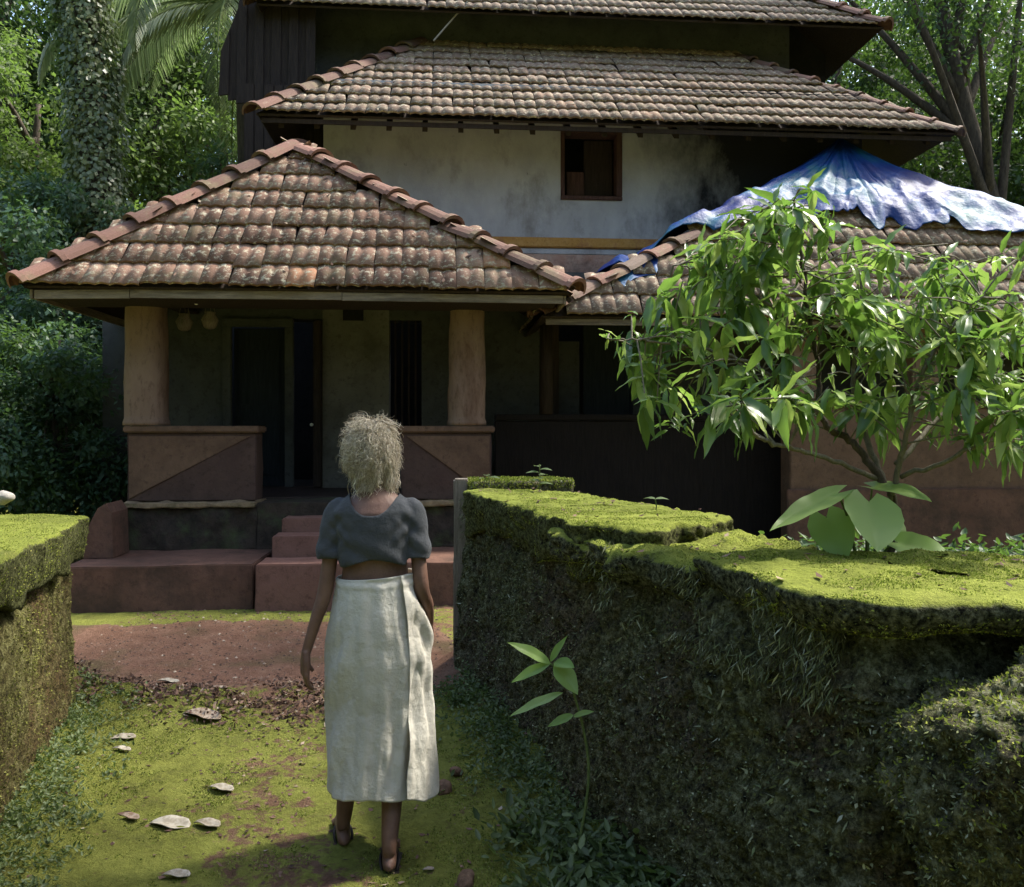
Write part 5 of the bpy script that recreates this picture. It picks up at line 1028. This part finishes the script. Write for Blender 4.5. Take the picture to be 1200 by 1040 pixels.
def leg(mb, hipx, kn, an, toe):
    limb(mb, [(hipx, 0, .84), (hipx*.9, .0, .70), kn, (np.array(kn)*.55+np.array(an)*.45)+np.array([0, -.012, 0]), np.array(an)+np.array([0, 0, .03]), an], [.085, .078, .052, .047, .046, .034, .025, .026], 14, 8)
    an = np.array(an); toe = np.array(toe); d = unit((toe-an)*[1, 1, 0]); heel = an-d*.035+np.array([0, 0, -.045])
    mb.tube([heel-d*.008+(0, 0, .006), heel+d*.012+(0, 0, .006), an+d*.02+(0, 0, -.02), an*.55+toe*.45+(0, 0, -.005), toe*.85+an*.15, toe], [.009, .024, .028, .028, .026, .014], 12)
    s = np.cross(d, [0, 0, 1.])
    for k in range(5): q = toe-d*(.012+.004*k)+s*(.026-.013*k); mb.tube([q-d*.02, q+d*.015, q+d*.03], [.010, .009 if k else .011, .006], 8)
KL = (-.10, .11, .45); AL = (FL[0]+.005, FL[1]-.04, .078); TL = (FL[0]-.045, FL[1]+.14, .03); KR = (.075, .04, .45); AR = (FR[0]+.01, FR[1]-.03, .080); TR = (FR[0]-.01, FR[1]+.15, .028)
leg(body, -.075, KL, AL, TL); leg(body, .075, KR, AR, TR)
bme = remeshed(body, .0045, 3); link('body', bme, M['skin'], wo, True)
for s in (-1, 1): B = blob(hc+np.array([s*.028, .072, .012]), (.012, .010, .009), 0, 1, 14, 10); link('eye', mesh_np(*B), M['eye'], wo, True)
# blouse
bl = MB(); g = .010
bl.add(*loft([(c[0], c[1], c[2], c[3]+g+(.012 if c[2] < 1.13 else 0), c[4]+g+(.010 if c[2] < 1.13 else 0)) for c in TOR[3:10]]+[(0, 0, 1.31, .06, .055)], 28))
limb(bl, [(-.09, 0, 1.226), (SL[0]-.004, SL[1], SL[2]+.002), (-.166, -.02, 1.07), (-.175, -.028, .98)], [.047, .050, .047, .046, .046], 18)
limb(bl, [(.09, 0, 1.226), (SR[0]+.004, SR[1], SR[2]+.002), (.163, -.02, 1.07), (.17, -.028, .98)], [.047, .050, .047, .046, .046], 18)
me = remeshed(bl, .006, 4, 'blouse'); bm = bmesh.new(); bm.from_mesh(me)
def cut(v):
    x, y, z = v.co; ax = abs(x)
    if ax > .125+.35*max(0, 1.1-z)*0 and z < 1.15:      # sleeve
        return z < 1.072-.10*(ax-.165)+.006*math.sin(y*40)
    if z < 1.055+.012*math.sin(x*22+1)+.008*math.sin(y*30): return True
    neck = 1.222+ (ax/.088)**2.4*.066 if y < .0 else 1.20+(ax/.082)**2*.08
    return ax < .090 and z > neck
bmesh.ops.delete(bm, geom=[v for v in bm.verts if cut(v)], context='VERTS')
for _ in range(14):
    bv = [v for v in bm.verts if v.is_boundary]; new = []
    for v in bv:
        nb = [e.other_vert(v) for e in v.link_edges if e.is_boundary]; new.append(v.co*.4+(sum((q.co for q in nb), Vector())/max(1, len(nb)))*.6 if nb else v.co)
    for v, c in zip(bv, new): v.co = c
bm.normal_update()
co = np.array([v.co for v in bm.verts]); no = np.array([v.normal for v in bm.verts]); fold = .005*np.sin(co[:, 2]*75+co[:, 0]*28+2*fbm(co, 6, 2, 3))*np.clip((1.19-co[:, 2])/.1, 0, 1)+.006*fbm(co*[1, 1, .6], 13, 3, 6)+.004*np.sin(co[:, 2]*110-np.abs(co[:, 0])*120)*np.exp(-((np.abs(co[:, 0])-.12)/.04)**2)*np.exp(-((co[:, 2]-1.16)/.05)**2)+.003*np.sin((co[:, 0]*np.sign(co[:, 0])*.9+co[:, 2])*95)*np.exp(-((np.abs(co[:, 0])-.13)/.035)**2)
for v, c in zip(bm.verts, co+no*fold[:, None]): v.co = c
bm.to_mesh(me); bm.free(); o = link('blouse', me, M['blouse'], wo, True); sm = o.modifiers.new('s', 'SOLIDIFY'); sm.thickness = .004; sm.offset = 1
# wrapped skirt: main cloth + outer flap opening at the right
def skirt(a0, a1, off, hem, name, na=260, nz=130, amp=1.0, flare=0., seed=0):
    a = np.linspace(a0, a1, na); f = np.linspace(0, 1, nz); A_, Fz = np.meshgrid(a, f, indexing='ij'); A_ = A_.ravel(); Fz = Fz.ravel()
    z = 1.005+.010*np.cos(A_)+(hem(A_)-1.005)*Fz
    zk = [.18, .35, .55, .72, .82, .92, 1.02]; rx = np.interp(z, zk, [.166, .168, .177, .182, .171, .153, .138]); ry = np.interp(z, zk, [.185, .175, .155, .148, .140, .125, .110]); cx = np.interp(z, zk, [-.008, -.004, .005, .008, .006, .004, .002]); cy = np.interp(z, zk, [.0, .01, .01, .0, 0, 0, 0])
    p = np.stack([np.cos(A_), np.sin(A_), z*1.2], 1)
    fold = amp*(.009*np.sin(A_*6+4.5*fbm(p, 1.1, 2, seed))*Fz**1.1*(.5+.8*noise(p, .9, 4))+.004*np.sin(A_*15+3*z+3*fbm(p, 1.3, 2, seed+4))*Fz**.8*(.5+.8*noise(p, 1.2, 8))+.012*fbm(p*[1, 1, 1.6], 2.4, 3, seed+9)*Fz**.3)
    # gathered creases fanning from the tuck at the right hip
    hip_ = np.exp(-((A_-(-.25))/.5)**2); fold += amp*.006*np.sin(z*34+A_*7+1.5*fbm(p, 2, 2, 8))*hip_*np.exp(-((z-.85)/.16)**2)
    fold *= 1.7; dm = np.clip(noise(p, 1.6, seed+21)*1.6+.2, 0, 1); fold += amp*.008*dm*np.sin(z*26-A_*5.5+2.5*fbm(p, 1.4, 2, seed+31))*np.clip(Fz*3, 0, 1)*(1-.5*Fz)
    fold += .004*np.sin(z*150+3*fbm(p, 1, 2, 3))*np.exp(-((z-.99)/.02)**2)
    # the walking legs push the cloth
    fold += .014*np.exp(-((A_-(-2.2))/.35)**2)*Fz-.022*np.exp(-((A_-(-1.45))/.26)**2)*Fz**1.5
    r_ = off+fold+flare*Fz**2.2*np.exp(-((A_-(-.15))/.45)**2)
    return np.stack([cx+(rx+r_)*np.cos(A_), cy+(ry+r_)*np.sin(A_), z], 1), gridF(na, nz)
V_, F_ = skirt(-.1, 2*PI-.2, 0, lambda A_: .262+.010*np.sin(A_*3)-.012*np.cos(A_), 'skirt', seed=2)
o = link('wrapped_skirt', mesh_np(V_, F_), M['mundu'], wo, True); sm = o.modifiers.new('s', 'SOLIDIFY'); sm.thickness = .0025
V_, F_ = skirt(-.80, .9, .013, lambda A_: .262-.04*np.exp(-((A_-(-.3))/.35)**2), 'flap', na=180, flare=.062, seed=12, amp=1.4)
o = link('skirt_flap', mesh_np(V_, F_), M['mundu'], wo, True); sm = o.modifiers.new('s', 'SOLIDIFY'); sm.thickness = .002
V_, F_ = tube([( .146*math.cos(t), .113*math.sin(t), 1.003+.004*math.sin(3*t)) for t in np.linspace(0, 2*PI, 60)], np.array([[.009, .018]]*60), 8, False); 
# hair: under-layer plus tousled strands
Hc = hc+np.array([-.004, -.018, .004]); V_, F_ = blob(Hc, (.080, .092, .101), .02, 5, 60, 44, 18)
k = (V_[:, 1]-Hc[1] > .055) & (V_[:, 2]-Hc[2] < .045); V_[k, 1] = Hc[1]+.055
lowm = V_[:, 2] < Hc[2]-.04; V_[lowm, 0] = Hc[0]+(V_[lowm, 0]-Hc[0])*.95; V_[lowm, 1] -= .0
V_[:, 0] = Hc[0]+(V_[:, 0]-Hc[0])*np.where(V_[:, 2] < Hc[2]-.03, np.clip(1+(V_[:, 2]-Hc[2]+.03)*4.5, .55, 1), 1)
V_ = V_+unit(V_-Hc)*(.010*fbm(V_, 30, 3, 3))[:, None]
hair = link('hair', mesh_np(V_, F_), M['scalp'], wo, True)
rng = np.random.default_rng(77); parts = []
def lock(root, d, L, r0, m, curl, grav, n=4):
    tang = unit(d); ax = unit(np.cross(tang, rand_dirs(1, rng)[0])); ay = np.cross(tang, ax); ph = rng.random()*6; turns = rng.uniform(.8, 2.6); q = []; pos = root.copy()
    for s_ in range(m):
        t_ = s_/(m-1); q.append(pos+(ax*math.cos(ph+turns*6.28*t_)+ay*math.sin(ph+turns*6.28*t_))*curl*(.3+t_)); tang = unit(tang+np.array([0, 0, -grav])); pos = pos+tang*L/(m-1)
        e = (pos-Hc)/np.array([.076, .088, .097]); r_ = np.linalg.norm(e)
        if r_ < 1 and pos[2] > Hc[2]-.07: pos = Hc+e/r_*np.array([.076, .088, .097])
    V_, F_ = tube(q, np.concatenate([np.linspace(r0*.7, r0, m//2), np.linspace(r0, r0*.25, m-m//2)]), n, False); parts.append((V_, np.array(F_)))
for i in range(6200):
    while True:
        d = rand_dirs(1, rng)[0]
        if d[2] > -.75 and not (d[1] > .45 and d[2] < .5): break
    tp = (1-.18*d[2]**2) if d[2] > -.1 else max(.42, 1+(d[2]+.05)*.85)
    root = Hc+d*np.array([.077*tp, .088, .100]); big = i < 900
    tx = unit(np.cross(d, [0, 0, 1.])+1e-3); ty = np.cross(tx, d); ang = 2.6*float(fbm(d[None]*1.0, 2.6, 2, 5)[0])+rng.normal(0, .35)
    flow = -ty*math.cos(ang)*(1 if d[2] < .75 else .4)+tx*math.sin(ang)
    dirn = d*rng.uniform(.10, .55)*(1.4 if d[2] > .5 else 1)+flow+rand_dirs(1, rng)[0]*.25
    lock(root, dirn, rng.uniform(.03, .055) if big else rng.uniform(.035, .085), rng.uniform(.0016, .0026) if big else rng.uniform(.0006, .0012), 12, rng.uniform(.004, .011), .07, 3)
for i in range(900):
    if i < 500: c0 = Hc+np.array([rng.normal(-.006, .022), -.055+rng.normal(0, .012), rng.uniform(-.10, -.05)]); L = rng.uniform(.03, .085)
    else: c0 = Hc+np.array([.068+rng.normal(0, .010), -.02+rng.normal(0, .012), -.045+rng.normal(0, .014)]); L = rng.uniform(.06, .10)
    lock(c0, np.array([.12 if i >= 500 else 0, -.1, -1])+rand_dirs(1, rng)[0]*.4, L, rng.uniform(.0007, .0016), 11, rng.uniform(.003, .008), .1, 3)
link('hair_strands', mesh_np(*merge(parts)), M['hair'], wo, True)
# sandals
def sandal(an, toe, tilt=0.):
    an = np.array(an); toe = np.array(toe); d = (toe-an)*[1, 1, 0]; d = unit(d); s = np.cross(d, [0, 0, 1.]); hz = an[2]-.068; tz = toe[2]-.02
    out = [(-.075, .0), (-.065, .028), (-.02, .036), (.05, .034), (.10, .043), (.15, .046), (.19, .030), (.21, 0)]; ring = [(a_, b_) for a_, b_ in out]+[(a_, -b_) for a_, b_ in out[::-1][1:-1]]
    top = [an*[1, 1, 0]+d*a_+s*b_+np.array([0, 0, hz+(tz-hz)*np.clip((a_+.06)/.2, 0, 1)+.002]) for a_, b_ in ring]; n = len(ring); bot = [p-np.array([0, 0, .011]) for p in top]
    sd = MB().add(top+bot, [list(range(n)), list(range(2*n-1, n-1, -1))]+[(i, (i+1) % n, (i+1) % n+n, i+n) for i in range(n)]).build('sandal', M['rubber'], wo)
    c = an*[1, 1, 0]+d*.13+np.array([0, 0, tz+.004])
    for sg in (-1, 1): MB().tube(bez([c, c-d*.04+s*.022*sg+(0, 0, .035), an*[1, 1, 0]+d*.03+s*.034*sg+(0, 0, hz+.03), an*[1, 1, 0]-d*.0+s*.026*sg+(0, 0, hz)], 5), .0055, 7).build('strap', M['rubber'], sd, True)
sandal(AL, TL); sandal(AR, TR)
